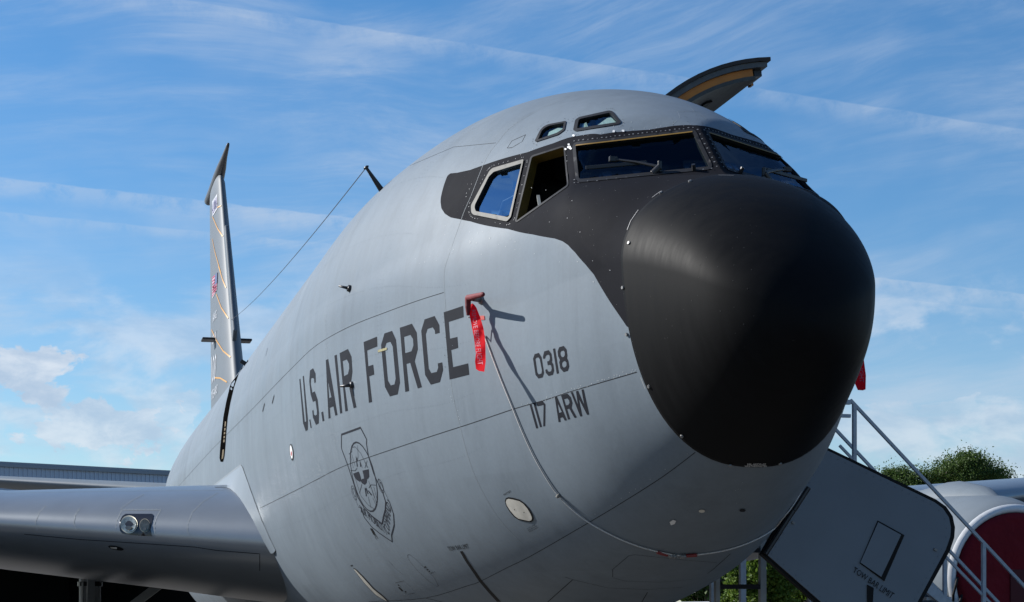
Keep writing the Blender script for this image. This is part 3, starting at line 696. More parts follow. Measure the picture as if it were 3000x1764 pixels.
decal('data_plate', sc_([(920,540),(1018,512),(1018,537),(920,566)], *G1), mat('brass_plate', (.35, .29, .14), .4, .6, noise=(60, .4)), FUS, off=.004)
decal('red_marking', [(1407, 925), (1420, 925), (1421, 937), (1409, 937)], mat('red_mark', (.35, .02, .01), .5), FUS, off=.004)

# unit shield: outlines, globe, eagle and scroll as flat print
GE = (960, 1220, .27)
def pl(pts): return sc_(pts, *GE)
def ell(cx, cy, a, b, rot, t0=0, t1=360, n=26):
    r = math.radians(rot); o = []
    for t in np.linspace(math.radians(t0), math.radians(t1), n):
        x, y = a*math.cos(t), b*math.sin(t); o.append((cx+x*math.cos(r)-y*math.sin(r), cy+x*math.sin(r)+y*math.cos(r)))
    return o
MEM = mat('emblem_ink', (.020, .022, .029), .65, 0, .06)
def w_(k): return k
heavy = [[(150,198),(358,122),(424,250),(422,300),(445,440),(500,620),(540,710),(600,830),(630,930),(625,1020),(606,1090),(592,1165)],
         [(150,198),(150,345),(215,520),(245,610),(280,720),(330,880),(400,1000),(480,1080),(592,1165)]]
strips('unit_shield', [(pl(x), .015) for x in heavy] + [(pl(x), .012) for x in (
    ell(393, 655, 120, 385, -13.5), [(345,960),(400,1100),(480,1200),(560,1265),(700,1360)], [(700,1360),(693,1290),(722,1180),(715,1060),(672,930),(645,900)])]
    + [(pl(x), .0045) for x in (
    ell(578, 755, 22, 80, -17), ell(584, 758, 12, 48, -17), [(556,684),(610,800),(662,905),(668,925)], ell(286, 830, 20, 80, -15), ell(288, 825, 11, 46, -15), [(262,770),(300,890),(335,985),(350,985)],
    [(262,310),(265,380),(232,410)], [(325,312),(332,440),(318,480)], [(268,335),(300,330),(360,400),(440,560)], [(245,400),(280,560)], [(262,410),(300,540)], [(250,585),(300,590),(320,560)], [(430,480),(404,560)], [(402,490),(430,555)],
    [(350,480),(378,560)], [(296,660),(360,860),(440,960),(500,1000)], [(346,835),(372,735)], [(445,700),(480,800),(530,940)], [(440,870),(470,990)], [(448,775),(470,742),(522,745)], [(525,930),(545,925)], [(470,760),(510,880)], [(500,760),(535,900)], [(490,880),(525,965)])],
    .008, MEM, FUS, .0016, step=10, join=True)
for poly in ([(278,620),(338,600),(352,640),(372,690),(402,700),(430,680),(452,640),(446,572),(378,590),(388,650),(400,676)], ):
    pass
wingL = [(278,620),(338,598),(356,650),(366,690),(350,710),(318,690),(292,655)]
wingR = [(378,588),(446,572),(452,650),(440,672),(410,690),(396,670),(390,630)]
body = [(358,692),(380,676),(400,672),(428,682),(422,720),(402,742),(372,724)]
for p in (wingL, wingR, body, [(306,430),(330,480),(318,482),(328,545),(318,545)], [(350,480),(366,540),(354,548)], [(402,780),(412,778),(425,860),(417,868)], [(412,775),(420,772),(442,835),(434,842)], [(436,805),(444,802),(482,850),(474,858)]):
    decal('shield_emblem', pl(p), MEM, FUS, off=.0018, step=20, grid=None)
text_px('shield_text', 'AIR MOBILITY', pl([(350,965),(606,1185),(660,1300),(362,1040)]), MEM, FUS)
text_px('shield_text', 'COMMAND', pl([(606,1190),(640,905),(690,1000),(668,1300)]), MEM, FUS)
decal('small_marking', pl([(462,1215),(482,1212),(515,1272),(500,1285)]), M_BLACK, FUS, off=.003, grid=None)
strips('small_marking_lines', [pl([(508,1278),(528,1332)]), pl([(512,1270),(548,1325)])], .008, M_BLACK, FUS)
b_ = decal('roundel', sc_(ell(2155, 315, 14, 62, -6), 0, 1200, .3968), M_BLACK, FUS, off=.003, step=4, grid=None)
decal('roundel', sc_(ell(2154, 313, 9, 50, -6), 0, 1200, .3968), M_WHITE, FUS, off=.0045, step=4, grid=None)
decal('roundel', sc_(ell(2156, 325, 4, 18, -6), 0, 1200, .3968), mat('red_mark', (.35, .02, .01), .5), FUS, off=.006, step=4, grid=None)

# seams between the skin panels
L1 = [(524,1424),(600,1340),(643,1295),(738,1200),(800,1135),(860,1074),(927,1012),(1022,958),(1130,915),(1227,880),(1300,857)]
L2 = [(762,1489),(800,1470),(898,1421),(995,1371),(1080,1340),(1255,1281),(1385,1239),(1509,1197),(1600,1171),(1689,1142),(1866,1090)]
L3 = [(1080,1763),(1247,1752),(1370,1716),(1405,1704),(1488,1662),(1555,1629),(1689,1552),(1812,1479),(1941,1397),(2037,1325)]
strips('panel_seam', [(smooth_line(L1, 4), .0038), (smooth_line(L2, 4), .0042), (smooth_line(L3, 4), .004), ([(1604,1764),(1678,1698),(1655,1690)], .006), ([(1678,1698),(1780,1722),(1900,1727),(2000,1720)], .004), ([(1880,1764),(1897,1735)], .006), ([(2140,1622),(2090,1667),(2072,1680)], .007),
    ([(1297,1764),(1247,1752)], .005), ([(1540,395),(1500,413),(1486,434),(1500,433),(1530,415),(1540,395)], .005)], .006, M_SEAM, FUS, .0012)
strips('panel_seam', [([(1200,486),(1329,431),(1453,419)], .003), ([(1795,1690),(1795,1668),(1842,1628),(1862,1625),(2000,1640),(2100,1648)], .003), ([(1795,1692),(1830,1702),(1930,1706),(2030,1697)], .003)] +
    [(sc_(x, *G3), .003) for x in ([(1122,370),(1130,340),(1160,340),(1260,420),(1400,560),(1540,700),(1600,820),(1570,830),(1440,740),(1280,590),(1150,430),(1122,370)], [(935,775),(1070,742),(1110,775),(1245,920)], [(1130,950),(1240,930)], [(830,430),(950,565),(1060,650)])], .003, M_SEAM, FUS, .0012)
S1 = [(1690,278),(1613,306),(1509,363),(1456,420),(1422,470),(1381,572),(1357,628),(1316,745),(1301,800),(1304,885),(1320,1112),(1346,1242),(1376,1353),(1408,1431),(1463,1522),(1528,1593)]
strips('sealant_seam', [(smooth_line(S1, 4), .004), (smooth_line([(953,917),(959,1060),(972,1229),(995,1366)], 4), .004), (smooth_line([(914,1249),(933,1353),(966,1444),(1015,1541),(1047,1593),(1090,1650)], 4), .004), ([(893,1080),(905,1180),(914,1249)], .003),
    ([(1958,279),(1990,292),(2020,312),(2034,327)], .005), ([(1985,327),(2034,327),(2047,330),(2070,350)], .005), ([(1985,327),(1992,345),(1970,365)], .005), ([(690,1205),(706,1290),(716,1370)], .004)], .004, M_LSEAM, FUS, .0012)

# screws and rivets: too many and too small to pick apart
def discs(name, pts, r, m, parent, off=.0045, n=6, mirror=False):
    pts = np.array(pts); Q = lift(pts, off); nn = normal(Q); V = []; T = []
    for c, k in zip(Q, nn):
        u = np.cross(k, [0, 0, 1.0]); u /= np.linalg.norm(u); v = np.cross(k, u); o = len(V); rr = r*rng.uniform(.75, 1.2)
        V += [c+u*rr*math.cos(a)+v*rr*math.sin(a) for a in np.linspace(0, 2*math.pi, n+1)[:-1]]
        T += [(o, o+i, o+i+1) for i in range(1, n-1)]
    V = np.array(V); T = fix_winding(V, np.array(T))
    if mirror: V, T = np.r_[V, V*[1, -1, 1]], np.r_[T, T[:, ::-1]+len(V)]
    o = mk(name, V, T, m, parent, False); o['kind'] = 'stuff'; return o
def along(a, b, step, jit=.6, keep=1.0):
    p = resample([a, b], step, False); p = p + rng.normal(0, jit, p.shape); return [tuple(x) for x in p if rng.random() < keep]
scr = along((1684,416),(2030,377),13)+along((2044,383),(2100,492),15)+[(1684,530),(1695,538),(1684,539),(1722,534),(1750,533),(1778,529),(1806,526),(1835,523),(1870,519),(2085,497),(2060,500)]
discs('windshield_screws', scr, .0052, M_METAL, FUS, .009, 8, True)
riv = []
o3 = grow(W3F, 9)
riv += [tuple(p) for p in resample(o3, 13) if rng.random() < .85]
riv += along((1660,440),(1664,540),16)+along((1474,440),(1545,446),12,3,.7)+along((1400,640),(1390,560),10,2)+along((1350,600),(1380,540),9,4)+along((1375,700),(1560,720),12,12,.8)+along((1300,690),(1470,700),12,22,.7)+along((1220,770),(1430,700),9,9,.8)
riv += along((1690,400),(2020,366),16,2,.8)+along((1560,430),(1580,415),7,2)+along((1700,390),(1850,360),9,4,.6)+along((1600,540),(1690,760),22,30,.7)+along((1640,650),(1780,820),24,40,.6)
riv += along((1590,1166),(1860,1080),9,2,.75)+along((1590,1174),(1860,1087),9,1.5,.5)+along((1700,1540),(2030,1318),9,2.5,.5)+along((1310,1120),(1350,1240),10,3,.5)+along((1560,440),(1500,470),9,3,.7)
riv += along((2175,1400),(2150,1480),9,6,.7)+along((1510,1195),(1590,1172),8,3,.6)
discs('rivets', [q for q in riv if rng.random() < .7], .0027, mat('rivet_grey', (.36, .37, .38), .6), FUS, .003)
drk = along((1966,350),(1975,368),9,2)+along((2004,330),(2020,365),8,2)+along((2030,330),(2060,365),8,3)+along((1665,570),(1675,640),12,4)+along((1850,375),(1853,384),5,1)+along((1410,480),(1360,600),11,5,.7)+along((1300,930),(1312,1080),14,4,.6)
drk += [(c[0], c[1]) for c in grow(E2F, 8)[::2]]+[(c[0], c[1]) for c in grow(E1F, 8)[::2]]
discs('rivet_holes', drk, .0032, M_SEAM, FUS, .0035)
for c, r in (((1668, 433), 6), ((1667, 425), 3.5), ((1673, 437), 4), ((1658, 439), 4), ((1681, 399), 5), ((1798, 387), 5), ((1826, 385), 5)):
    decal('paint_chip', [(c[0]+r*rng.uniform(.6, 1.1)*math.cos(a), c[1]+r*.8*rng.uniform(.6, 1.1)*math.sin(a)) for a in np.linspace(0, 2*math.pi, 9)[:-1]], WHT, FUS, off=.0055, grid=None)
bolts = [(1845, 713), (1827, 843), (1838, 980), (1903, 1132), (1999, 1277), (2140, 1362), (2285, 1357), (1937, 567), (2022, 534)]
for c in bolts:
    a = lift([c], .004)[0]; k = normal(a[None])[0]; m = MB(); m.tube([a, a+k*.008], [.011, .009], 10); o = m.build('radome_bolt', M_METAL, RAD)
RGL = [(2017,532),(1936,565),(1875,616),(1842,670),(1828,724),(1823.5,778),(1826,845),(1835,920),(1858.6,1041),(1892,1135),(1933,1216),(1990,1277),(2037,1324),(2098,1351),(2159,1365),(2199,1368),(2273,1361)]
strips('edge_scuff', [[(1872,618),(1850,650),(1840,676)], [(1934,566),(1912,582)], [(2105,517),(2150,518)], [(1880,1105),(1893,1138)]], .004, mat('worn_edge', (.28, .28, .28), .6), RAD, .0085, step=8)
nk = [(x, y) for x, y in zip(rng.uniform(1850, 2250, 42), rng.uniform(560, 1000, 42)) if math.hypot((x-2200)/370, (y-940)/420) < .96]
discs('radome_nicks', nk, .0032, mat('pale_nick', (.032, .032, .032), .7, 0, .1), RAD, .0048)
decal('access_latch', [(1962,1528),(1972,1521),(1981,1524),(1977,1533),(1966,1537)], WHT, FUS, off=.005, grid=None)
for c in ((2056, 1496), (2175, 1494)):
    decal('drain_cover', [(c[0]+9*math.cos(a), c[1]+4.5*math.sin(a)) for a in np.linspace(0, 2*math.pi, 17)[:-1]], M_PLATE if c[0] < 2100 else M_SEAM, FUS, off=.004, grid=None)
# the narrow gap of a part-open service panel, yellow inside; its shade is a flat black strip
SLOT_L = [(711,1052),(692,1088),(674,1133),(663,1180),(655,1222),(650,1270),(646,1310),(644,1342),(647,1353)]
SLOT_R = [(654,1353),(658,1338),(661,1305),(664,1260),(668,1222),(675,1182),(686,1135),(701,1092),(716,1056)]
decal('service_panel_gap', SLOT_L+SLOT_R, mat('gap_shade', (.003, .003, .003), .9, 0, 0), FUS, off=.004, step=10, grid=None)
decal('gap_primer_edge', [(650,1346),(654,1305),(657,1268),(660,1235),(663,1235),(661,1268),(658,1305),(655,1342)], mat('dim_yellow_primer', (.07, .042, .004), .7), FUS, off=.004, step=10, grid=None)  # yellow primer copy, darkened in colour to sit inside the gap

for q in ([(1378,528),(1400,516),(1414,534),(1392,546)], [(1414,570),(1436,558),(1450,574),(1428,586)], [(1446,598),(1462,590),(1472,602),(1456,610)], [(980,845),(1000,838),(1056,898),(1038,908)], [(972,805),(985,798),(1002,816),(990,823)], [(1078,905),(1092,900),(1112,916),(1098,922)], [(245,508),(275,496),(284,512),(254,522)]):
    decal('access_mark', sc_(q, *G3), M_BLACK, FUS, off=.0014, grid=None)
text_px('stencil_text', 'GND SERVICE', sc_([(1465,625),(1540,598),(1552,615),(1478,642)], *G3), M_BLACK, FUS)

# flush rivet rows and faint frame lines, laid out by station and angle on both sides
def rivet_rows():
    S = []; P = []
    def row_s(s, p0, p1, gap=.032):                            # round the body
        n = int(abs(p1-p0)*1.6/gap); S.extend([s]*n); P.extend(np.linspace(p0, p1, n))
    def row_p(phi, s0, s1, gap=.034):                          # along the body
        n = int((s1-s0)/gap); S.extend(np.linspace(s0, s1, n)); P.extend([phi]*n)
    for s in (4.05, 4.11, 5.36, 5.42, 6.62, 6.68, 7.9, 7.96, 9.2): row_s(s, math.radians(22), math.radians(140))
    for ph in (50, 66, 80, 97, 112, 126): row_p(math.radians(ph), 3.6 if ph < 80 else 2.7, 10.4)
    S, P = np.array(S), np.array(P); k = rng.random(len(S)) < .9; S, P = S[k]+rng.normal(0, .0012, k.sum()), P[k]+rng.normal(0, .0008, k.sum())
    Q = surf(S, P); n = normal(Q); u = np.cross(n, [0, 0, 1.0]); u /= np.linalg.norm(u, axis=1)[:, None]; v = np.cross(n, u); m = len(Q); Q = Q+n*.0012; r = .0030
    V = np.stack([Q+u*r*math.cos(a)+v*r*math.sin(a) for a in np.linspace(0, 2*math.pi, 6)[:-1]], 1).reshape(-1, 3)
    b = np.arange(m)[:, None]*5; T = np.concatenate([b+np.array([0, 1, 2]), b+np.array([0, 2, 3]), b+np.array([0, 3, 4])]); T = fix_winding(V, T)
    for sg in (1, -1):
        o = mk('flush_rivets', V*[1, sg, 1], T if sg > 0 else T[:, ::-1], mat('flush_rivet_grey', (.112, .137, .162), .6, 0, .15), FUS, False); o['kind'] = 'stuff'; skin_normals(o)
rivet_rows()

# ------------------------------------------------------------------ wings, tail, engines, landing gear
from mathutils.bvhtree import BVHTree
def foil(x): return (.2969*np.sqrt(x)-.126*x-.3516*x**2+.2843*x**3-.1036*x**4)/.1
XS = np.r_[(np.linspace(0, 1, 22)**2)*.3, np.linspace(.3, 1, 16)[1:]]
def loft_wing(name, rows, m, parent, vertical=False):
    """rows: (span, s of leading edge, height of leading edge, chord, upper, lower)"""
    n = len(XS); V = []
    for (y, s, z, c, au, al) in rows:
        up = [(s+x*c, y, z+au*foil(x)) for x in XS]; lo = [(s+x*c, y, z-al*foil(x)) for x in XS[1:-1]]
        V += up + lo[::-1]
    k = 2*n-2; F = []
    for i in range(len(rows)-1):
        for j in range(k): F.append((i*k+j, i*k+(j+1) % k, (i+1)*k+(j+1) % k, (i+1)*k+j))
    F.append(tuple((len(rows)-1)*k+j for j in range(k)))
    V = np.array(V)
    if vertical: V = V[:, [0, 2, 1]]                           # span runs up, thickness sideways
    return V, F
def lerp_rows(keys, n):
    k = np.array(keys); y = np.unique(np.r_[np.linspace(k[0, 0], k[-1, 0], n), k[:, 0]])
    return [tuple([yy]+[float(np.interp(yy, k[:, 0], k[:, j])) for j in range(1, 6)]) for yy in y]
def sle(y): return 10.8+.766*(y-1.6)
def zle(y): return 2.32+.096*(y-1.6)+.030*max(0.0, y-4.4)
WK = [(y, sle(y), zle(y), c, au, al) for y, c, au, al in ((1.0, 9.8, .80, .60), (1.6, 9.5, .78, .58), (2.4, 9.0, .70, .54), (4.4, 8.0, .50, .47), (8.4, 6.3, .40, .38), (14, 4.6, .28, .24), (19.9, 2.9, .16, .12))]
WV, WF = loft_wing('wing', lerp_rows(WK, 26), M_GREY, PLANE)
WINGS = []
for sg in (1, -1):
    WINGS.append(mk('wing', WV*[1, sg, 1], [f if sg > 0 else f[::-1] for f in WF], M_WING, PLANE))
def bvh_of(V, F): return BVHTree.FromPolygons([Vector(v) for v in V], [tuple(f) for f in F])
BW = bvh_of(WV, WF)
def bhit(bvh, px, off=0.0):
    D = rays(px); out = []; last = None; nrm = []
    for d in D:
        r = bvh.ray_cast(Vector(CAM), Vector(d).normalized())
        if r[0] is None: out.append(last); nrm.append(None); continue
        n = r[1] if r[1].dot(Vector(d)) < 0 else -r[1]
        last = np.array(r[0]+n*off); out.append(last); nrm.append(tuple(n))
    f = next(o for o in out if o is not None)
    global BN
    BN = np.array([nn_ if nn_ is not None else (0, 0, 1) for nn_ in nrm])
    return np.array([f if o is None else o for o in out])
def face_cam(V, T):
    c = V[T].mean(1); n = np.cross(V[T[:, 1]]-V[T[:, 0]], V[T[:, 2]]-V[T[:, 0]]); flip = (n*(c-CAM)).sum(1) > 0
    T = T.copy(); T[flip] = T[flip][:, ::-1]; return T
def bdecal(name, bvh, outer, m, parent, holes=(), off=.006, step=8, grid=20):
    P, T = cdt(resample(outer, step), [resample(h, step) for h in holes], grid); V = bhit(bvh, P, off); return mk(name, V, face_cam(V, T), m, parent)
def bstrip(name, bvh, px, w, m, parent, off=.0018, step=8):
    p = resample(px, step, False); Q = bhit(bvh, p, off); t = np.gradient(Q, axis=0); b = np.cross(BN, t); b /= np.linalg.norm(b, axis=1)[:, None]+1e-9; k = len(Q)
    V = np.r_[Q+b*w/2, Q-b*w/2]; T = np.array([f for i in range(k-1) for f in ((i, i+1, k+i+1), (i, k+i+1, k+i))]); return mk(name, V, face_cam(V, T), m, parent)
def btext(name, bvh, txt, quad, m, parent, off=.008):
    V, T = font_mesh(txt); q = np.array(quad, float); u, v = V[:, :1], V[:, 1:]
    P = (1-u)*v*q[0]+u*v*q[1]+u*(1-v)*q[2]+(1-u)*(1-v)*q[3]; Q = bhit(bvh, P, off); return mk(name, Q, face_cam(Q, T), m, parent, False)
GW = (0, 1200, .39683)
LLO = sc_([(883,862),(888,820),(905,788),(930,772),(1125,772),(1135,785),(1118,850),(1110,880),(1122,935),(1000,928),(905,915),(888,895)], *GW)
ll = bdecal('landing_light', BW, LLO, mat('lamp_bay_shade', (.008, .009, .014), .2), WINGS[0], off=.006)  # flat dark patch on the wing, colouring in the recess's shade
def lamp(cx, cy, rx, ry, off, dim=1.0):
    m = mat('lamp_glass' if dim == 1 else 'lamp_glass_shaded', (.36*dim, .35*dim, .28*dim), .12, .75, noise=(30, .35), bump=(25, .4, .01))
    for k, mm, o2 in ((1.0, mat('lamp_rim' if dim == 1 else 'lamp_rim_shaded', (.40*dim, .38*dim, .30*dim), .3, .5), off), (.86, m, off+.004), (.35, mat('lamp_dark', (.10, .10, .09), .2, .5), off+.008)):
        bdecal('lamp_bowl', BW, sc_([(cx+rx*k*math.cos(a), cy+(0 if k > .5 else 25)+ry*k*(1 if k > .5 else .6)*math.sin(a)) for a in np.linspace(0, 2*math.pi, 25)[:-1]], *GW), mm, ll, off=o2, step=6, grid=None)
lamp(955, 850, 64, 64, .010); lamp(1072, 858, 40, 50, .010, .35)  # second lamp's colours darkened to read as shaded in the recess
bstrip('lamp_frame', BW, sc_([(900,742),(1188,742),(1160,790),(1140,850),(1145,910)], *GW), .010, M_LSEAM, WINGS[0])
bstrip('lamp_frame', BW, sc_([(855,880),(862,820),(900,742)], *GW), .010, M_LSEAM, WINGS[0])
for ln, mm, w in (([(1065,625),(980,670),(890,735)], M_LSEAM, .010), ([(1610,615),(1500,680),(1420,760),(1385,850),(1385,900),(1420,970),(1540,1110)], M_LSEAM, .008), ([(180,920),(600,960),(1000,985),(1440,1015),(1600,1040),(1918,1065),(1918,1190)], M_SEAM, .008),
                  ([(0,618),(900,602),(1650,597)], M_LSEAM, .010), ([(340,712),(290,760),(262,830),(275,890)], M_LSEAM, .012), ([(590,730),(555,780),(545,840),(565,890)], M_LSEAM, .012)):
    bstrip('wing_panel_seam', BW, sc_(ln, *GW), w, mm, WINGS[0])
bdecal('underwing_light', BW, sc_(ell(857, 1020, 58, 14, 12), *GW), M_BLACK, WINGS[0], step=5, grid=None)
bdecal('underwing_light_lens', BW, sc_([(815,1008),(868,1012),(866,1026),(825,1020)], *GW), M_PLATE, WINGS[0], off=.012, step=5, grid=None)
# wing root fairing: from the skin down to the wing
fa = [(625, 1424), (650, 1405), (680, 1382), (706, 1362), (712, 1370), (722, 1400), (735, 1435), (752, 1480), (768, 1525), (790, 1575), (808, 1612)]
wa = [(630, 1428), (650, 1428), (664, 1429), (676, 1434), (690, 1446), (702, 1460), (714, 1478), (732, 1508), (752, 1545), (772, 1585), (792, 1620)]
A = lift(fa, .004); B = bhit(BW, wa, .004); n1 = len(fa); rows = []
for t in np.linspace(0, 1, 9):
    P = A*(1-t)+B*t; c = (A+B)/2; sag = 4*t*(1-t)*.06
    rows.append(P-np.array([0, 0, 1])*sag*np.linalg.norm(A-B, axis=1)[:, None]*.8)
V = np.concatenate(rows); F = [(i*n1+j, i*n1+j+1, (i+1)*n1+j+1, (i+1)*n1+j) for i in range(8) for j in range(n1-1)]
for sg in (1, -1): mk('wing_root_fairing', V*[1, sg, 1], F if sg < 0 else [f[::-1] for f in F], M_GREY, PLANE)
strips('fairing_seam', [[(625,1424),(706,1362),(712,1370),(735,1435),(768,1525),(808,1612)]], .012, M_LSEAM, FUS, .008)
# fin
def fle(z): return 31.3+.8*(z-5.4)
FK = [(z, fle(z), 0.0, 39.5+.1*(z-5.4)-fle(z), t, t) for z, t in ((4.9, .36), (5.6, .34), (9, .24), (12.1, .15), (12.28, .08))]
FV, FF = loft_wing('fin', lerp_rows(FK, 14), M_GREY, PLANE, True)
M_FIN = mat('fin_grey_paint', (.105, .122, .140), .55, 0, .25, noise=(3, .05), bump=(2, .1, .01))
FIN = mk('tail_fin', FV, [f[::-1] for f in FF], M_FIN, PLANE); BF = bvh_of(FV, FF)
m = MB(); m.tube([(34.7, 0, 12.47), (34.9, 0, 12.46), (35.8, 0, 12.42), (36.6, 0, 12.36), (37.4, 0, 12.32), (39.2, 0, 12.36), (40.5, 0, 12.42), (40.75, 0, 12.43)], [.03, .04, .07, .115, .14, .125, .115, .11], 14); m.build('fin_tip_antenna', mat('dark_probe', (.05, .052, .06), .45), FIN, True)
m = MB(); m.box((34.2, 0, 9.1), (.55, .10, 3.6), Matrix.Rotation(math.atan(.8), 3, 'Y')); bevel(m.build('fin_leading_edge_antenna', M_FIN, FIN), .03)
MGOLD = mat('gold_stripe', (.45, .22, .03), .5); MFW = mat('fin_white', (.42, .43, .46), .5)
GA, GB = (560, 780, .27), (560, 400, .27)
for ln, g in (([(300,0),(345,150),(380,235)], GA), ([(275,300),(330,450),(405,565)], GA), ([(225,690),(280,810),(350,920),(430,988)], GA), ([(262,1210),(320,1215),(390,1258)], GA), ([(235,870),(290,1000),(345,1085)], GB), ([(232,1110),(260,1250),(325,1480)], GB), ([(288,770),(328,753)], GB)):
    bstrip('gold_stripe', BF, sc_(ln, *g), .034, MGOLD, FIN, .01, 4)
bdecal('state_band', BF, sc_([(232,705),(288,620),(290,780),(236,868)], *GB), MFW, FIN, off=.01, step=4, grid=None)
btext('state_name', BF, 'ALABAMA', sc_([(234,725),(286,640),(287,768),(237,850)], *GB), mat('purple_print', (.06, .03, .16), .5), FIN, .016)
bdecal('flag', BF, sc_([(236,125),(292,66),(282,262),(234,352)], *GA), MFW, FIN, off=.01, step=4, grid=None)
for i in range(7):
    a, b = i/7, (i+.5)/7
    p = lambda t, u: ((236+56*u)+(-2-8*u)*t, (125-59*u)+(227-31*u)*t)
    bdecal('flag_stripe', BF, sc_([p(a, 0), p(a, 1), p(b, 1), p(b, 0)], *GA), mat('flag_red', (.40, .03, .09), .5), FIN, off=.014, step=6, grid=None)
bdecal('flag_canton', BF, sc_([(266,95),(292,66),(288,180),(262,215)], *GA), mat('flag_blue', (.05, .07, .16), .5), FIN, off=.018, step=6, grid=None)
for t, q in (('ANG', [(240,520),(282,470),(280,560),(238,615)]), ('60318', [(234,760),(276,705),(274,810),(232,858)]), ('100', [(226,985),(284,940),(262,1250),(222,1285)]), ('YEARS', [(224,1360),(292,1278),(286,1370),(226,1460)])):
    btext('fin_print', BF, t, sc_(q, *GA), MFW, FIN, .012)['kind'] = 'stuff'
for sg in (1, -1):
    m = MB(); c = at_y([(640, 996) if sg > 0 else (686, 996)], 0)[0]; m.box((35.2, .38*sg, 7.97), (.5, .40, .05)); m.box((35.0, .2*sg, 8.0), (.5, .12, .30)); bevel(m.build('fin_side_antenna', M_BLACKMET, FIN), .02)
# stabilizers
SK = [(y, 35.3+.80*(y-.4), 4.38+.1*(y-.4), c, t, t) for y, c, t in ((.3, 4.4, .26), (6.7, 1.9, .11), (6.95, 1.5, .05))]
SV, SF = loft_wing('stab', lerp_rows(SK, 8), M_GREY, PLANE)
for sg in (1, -1): mk('horizontal_stabilizer', SV*[1, sg, 1], [f if sg > 0 else f[::-1] for f in SF], M_GREY, PLANE)
# engines
def lathe(prof, c, n=56):
    V = []; F = []
    for x, r in prof:
        for k in range(n):
            a = 2*math.pi*k/n; V.append((c[0]+x, c[1]+r*math.cos(a), c[2]+r*math.sin(a)))
    for i in range(len(prof)-1):
        for k in range(n): F.append((i*n+k, (i+1)*n+k, (i+1)*n+(k+1) % n, i*n+(k+1) % n))
    return V, F
M_NAC = mat('nacelle_grey_paint', (.13, .155, .18), .55, 0, .12, noise=(4, .05), bump=(2, .12, .01))
ENG = []
for y, s0, z0 in ((-8.4, 13.2, 2.03), (8.4, 13.2, 2.03), (-14.2, 18.0, 2.62), (14.2, 18.0, 2.62)):
    c = (s0, y, z0)
    V, F = lathe([(.02, .86), (0, .89), (0, .93), (.04, .965), (.2, 1.02), (.6, 1.12), (1.3, 1.20), (2.0, 1.18), (2.7, 1.0), (3.1, .92), (3.1, .66), (4.0, .52), (4.8, .42), (4.8, .2)], c)
    e = mk('engine_nacelle', V, F, M_NAC, PLANE)
    V, F = lathe([(.05, .85), (.0, .872), (-.012, .90), (-.008, .935), (.045, .972)], c); mk('inlet_lip', V, F, M_WHITE, e)
    m = MB(); zt = zle(abs(y)); sl = sle(abs(y))
    rws = []
    for s, zb_, zt_, hw in ((s0+.5, z0+.85, z0+1.08, .12), (s0+.9, z0+.8, z0+1.26, .26), (s0+1.6, z0+.8, z0+1.38, .48), (sl-.3, z0+.7, zt+.24, .60), (sl+.8, z0+.6, zt+.34, .5), (sl+3, z0+.8, zt-.1, .22)):
        rws.append([(s, y+hw*math.cos(a), (zb_+zt_)/2+(zt_-zb_)/2*math.sin(a)) for a in np.linspace(0, 2*math.pi, 17)[:-1]])
    Vp = [p for r in rws for p in r]; Fp = [(i*16+j, (i+1)*16+j, (i+1)*16+(j+1) % 16, i*16+(j+1) % 16) for i in range(5) for j in range(16)]
    mk('engine_pylon', Vp, Fp, M_NAC, e); ENG.append((e, c))
# landing gear
M_TYRE = mat('tyre_rubber', (.015, .015, .016), .8, bump=(40, .3, .004)); M_GEAR = mat('grey_gear_paint', (.30, .31, .31), .5, noise=(12, .1))
def wheel(c, r, w, parent, ax=(0, 1, 0)):
    pr = [(-w/2, r*.55), (-w/2, r*.86), (-w*.38, r*.97), (0, r), (w*.38, r*.97), (w/2, r*.86), (w/2, r*.55)]
    V, F = lathe(pr, (0, 0, 0), 28); V = np.array(V)[:, [1, 0, 2]]+np.array(c); t = mk('tyre', V, F, M_TYRE, parent)
    m = MB(); m.tube([(c[0], c[1]-w*.42, c[2]), (c[0], c[1]-w*.2, c[2]), (c[0], c[1]+w*.2, c[2]), (c[0], c[1]+w*.42, c[2])], [r*.5, r*.56, r*.56, r*.5], 24); m.build('rim', M_GEAR, t, True)
for sg in (1, -1):
    y = 3.37*sg; g = MB(); g.tube([(18.0, y, 2.5), (18.0, y, 1.25), (18.0, y, 1.25), (18.0, y, .62)], [.15, .15, .10, .10], 18); g.bar((17.3, y, .58), (18.7, y, .58), .16, .2)
    gear = g.build('main_landing_gear', M_GEAR, PLANE, False)
    b = MB(); b.bar((18.0, y-.1*sg, 1.3), (17.9, y-1.45*sg, 2.35), .16, .12); b.build('side_brace', M_GEAR, gear)
    b = MB(); b.bar((18.0, y, 1.5), (16.6, y, 2.2), .10, .10); b.tube([(17.86, y, 2.3), (17.86, y, .9)], .025, 8); b.tube([(17.82, y+.1, 2.0), (17.82, y+.1, 1.0)], .015, 8); b.build('drag_strut', M_GEAR, gear)
    for z in (1.95, 1.65, 1.3):
        b = MB(); b.tube([(18.0, y, z), (18.0, y, z+.06)], .175, 18); b.build('strut_clamp', M_BLACKMET, gear)
    for dx in (-.65, .65):
        for dy in (-.42, .42): wheel((18.0+dx, y+dy, .56), .56, .38, gear)
    d = MB(); d.box((17.2, 1.78*sg, 1.15), (2.2, .05, 1.0)); bevel(d.build('gear_door', M_GREY, gear), .02)
g = MB(); g.tube([(4.9, 0, 1.8), (4.9, 0, 1.0), (4.9, 0, 1.0), (4.9, 0, .46)], [.12, .12, .08, .08], 16); g.tube([(4.9, -.35, .46), (4.9, .35, .46)], .06, 12); ng = g.build('nose_landing_gear', M_GEAR, PLANE)
for dy in (-.26, .26): wheel((4.9, dy, .46), .46, .28, ng)
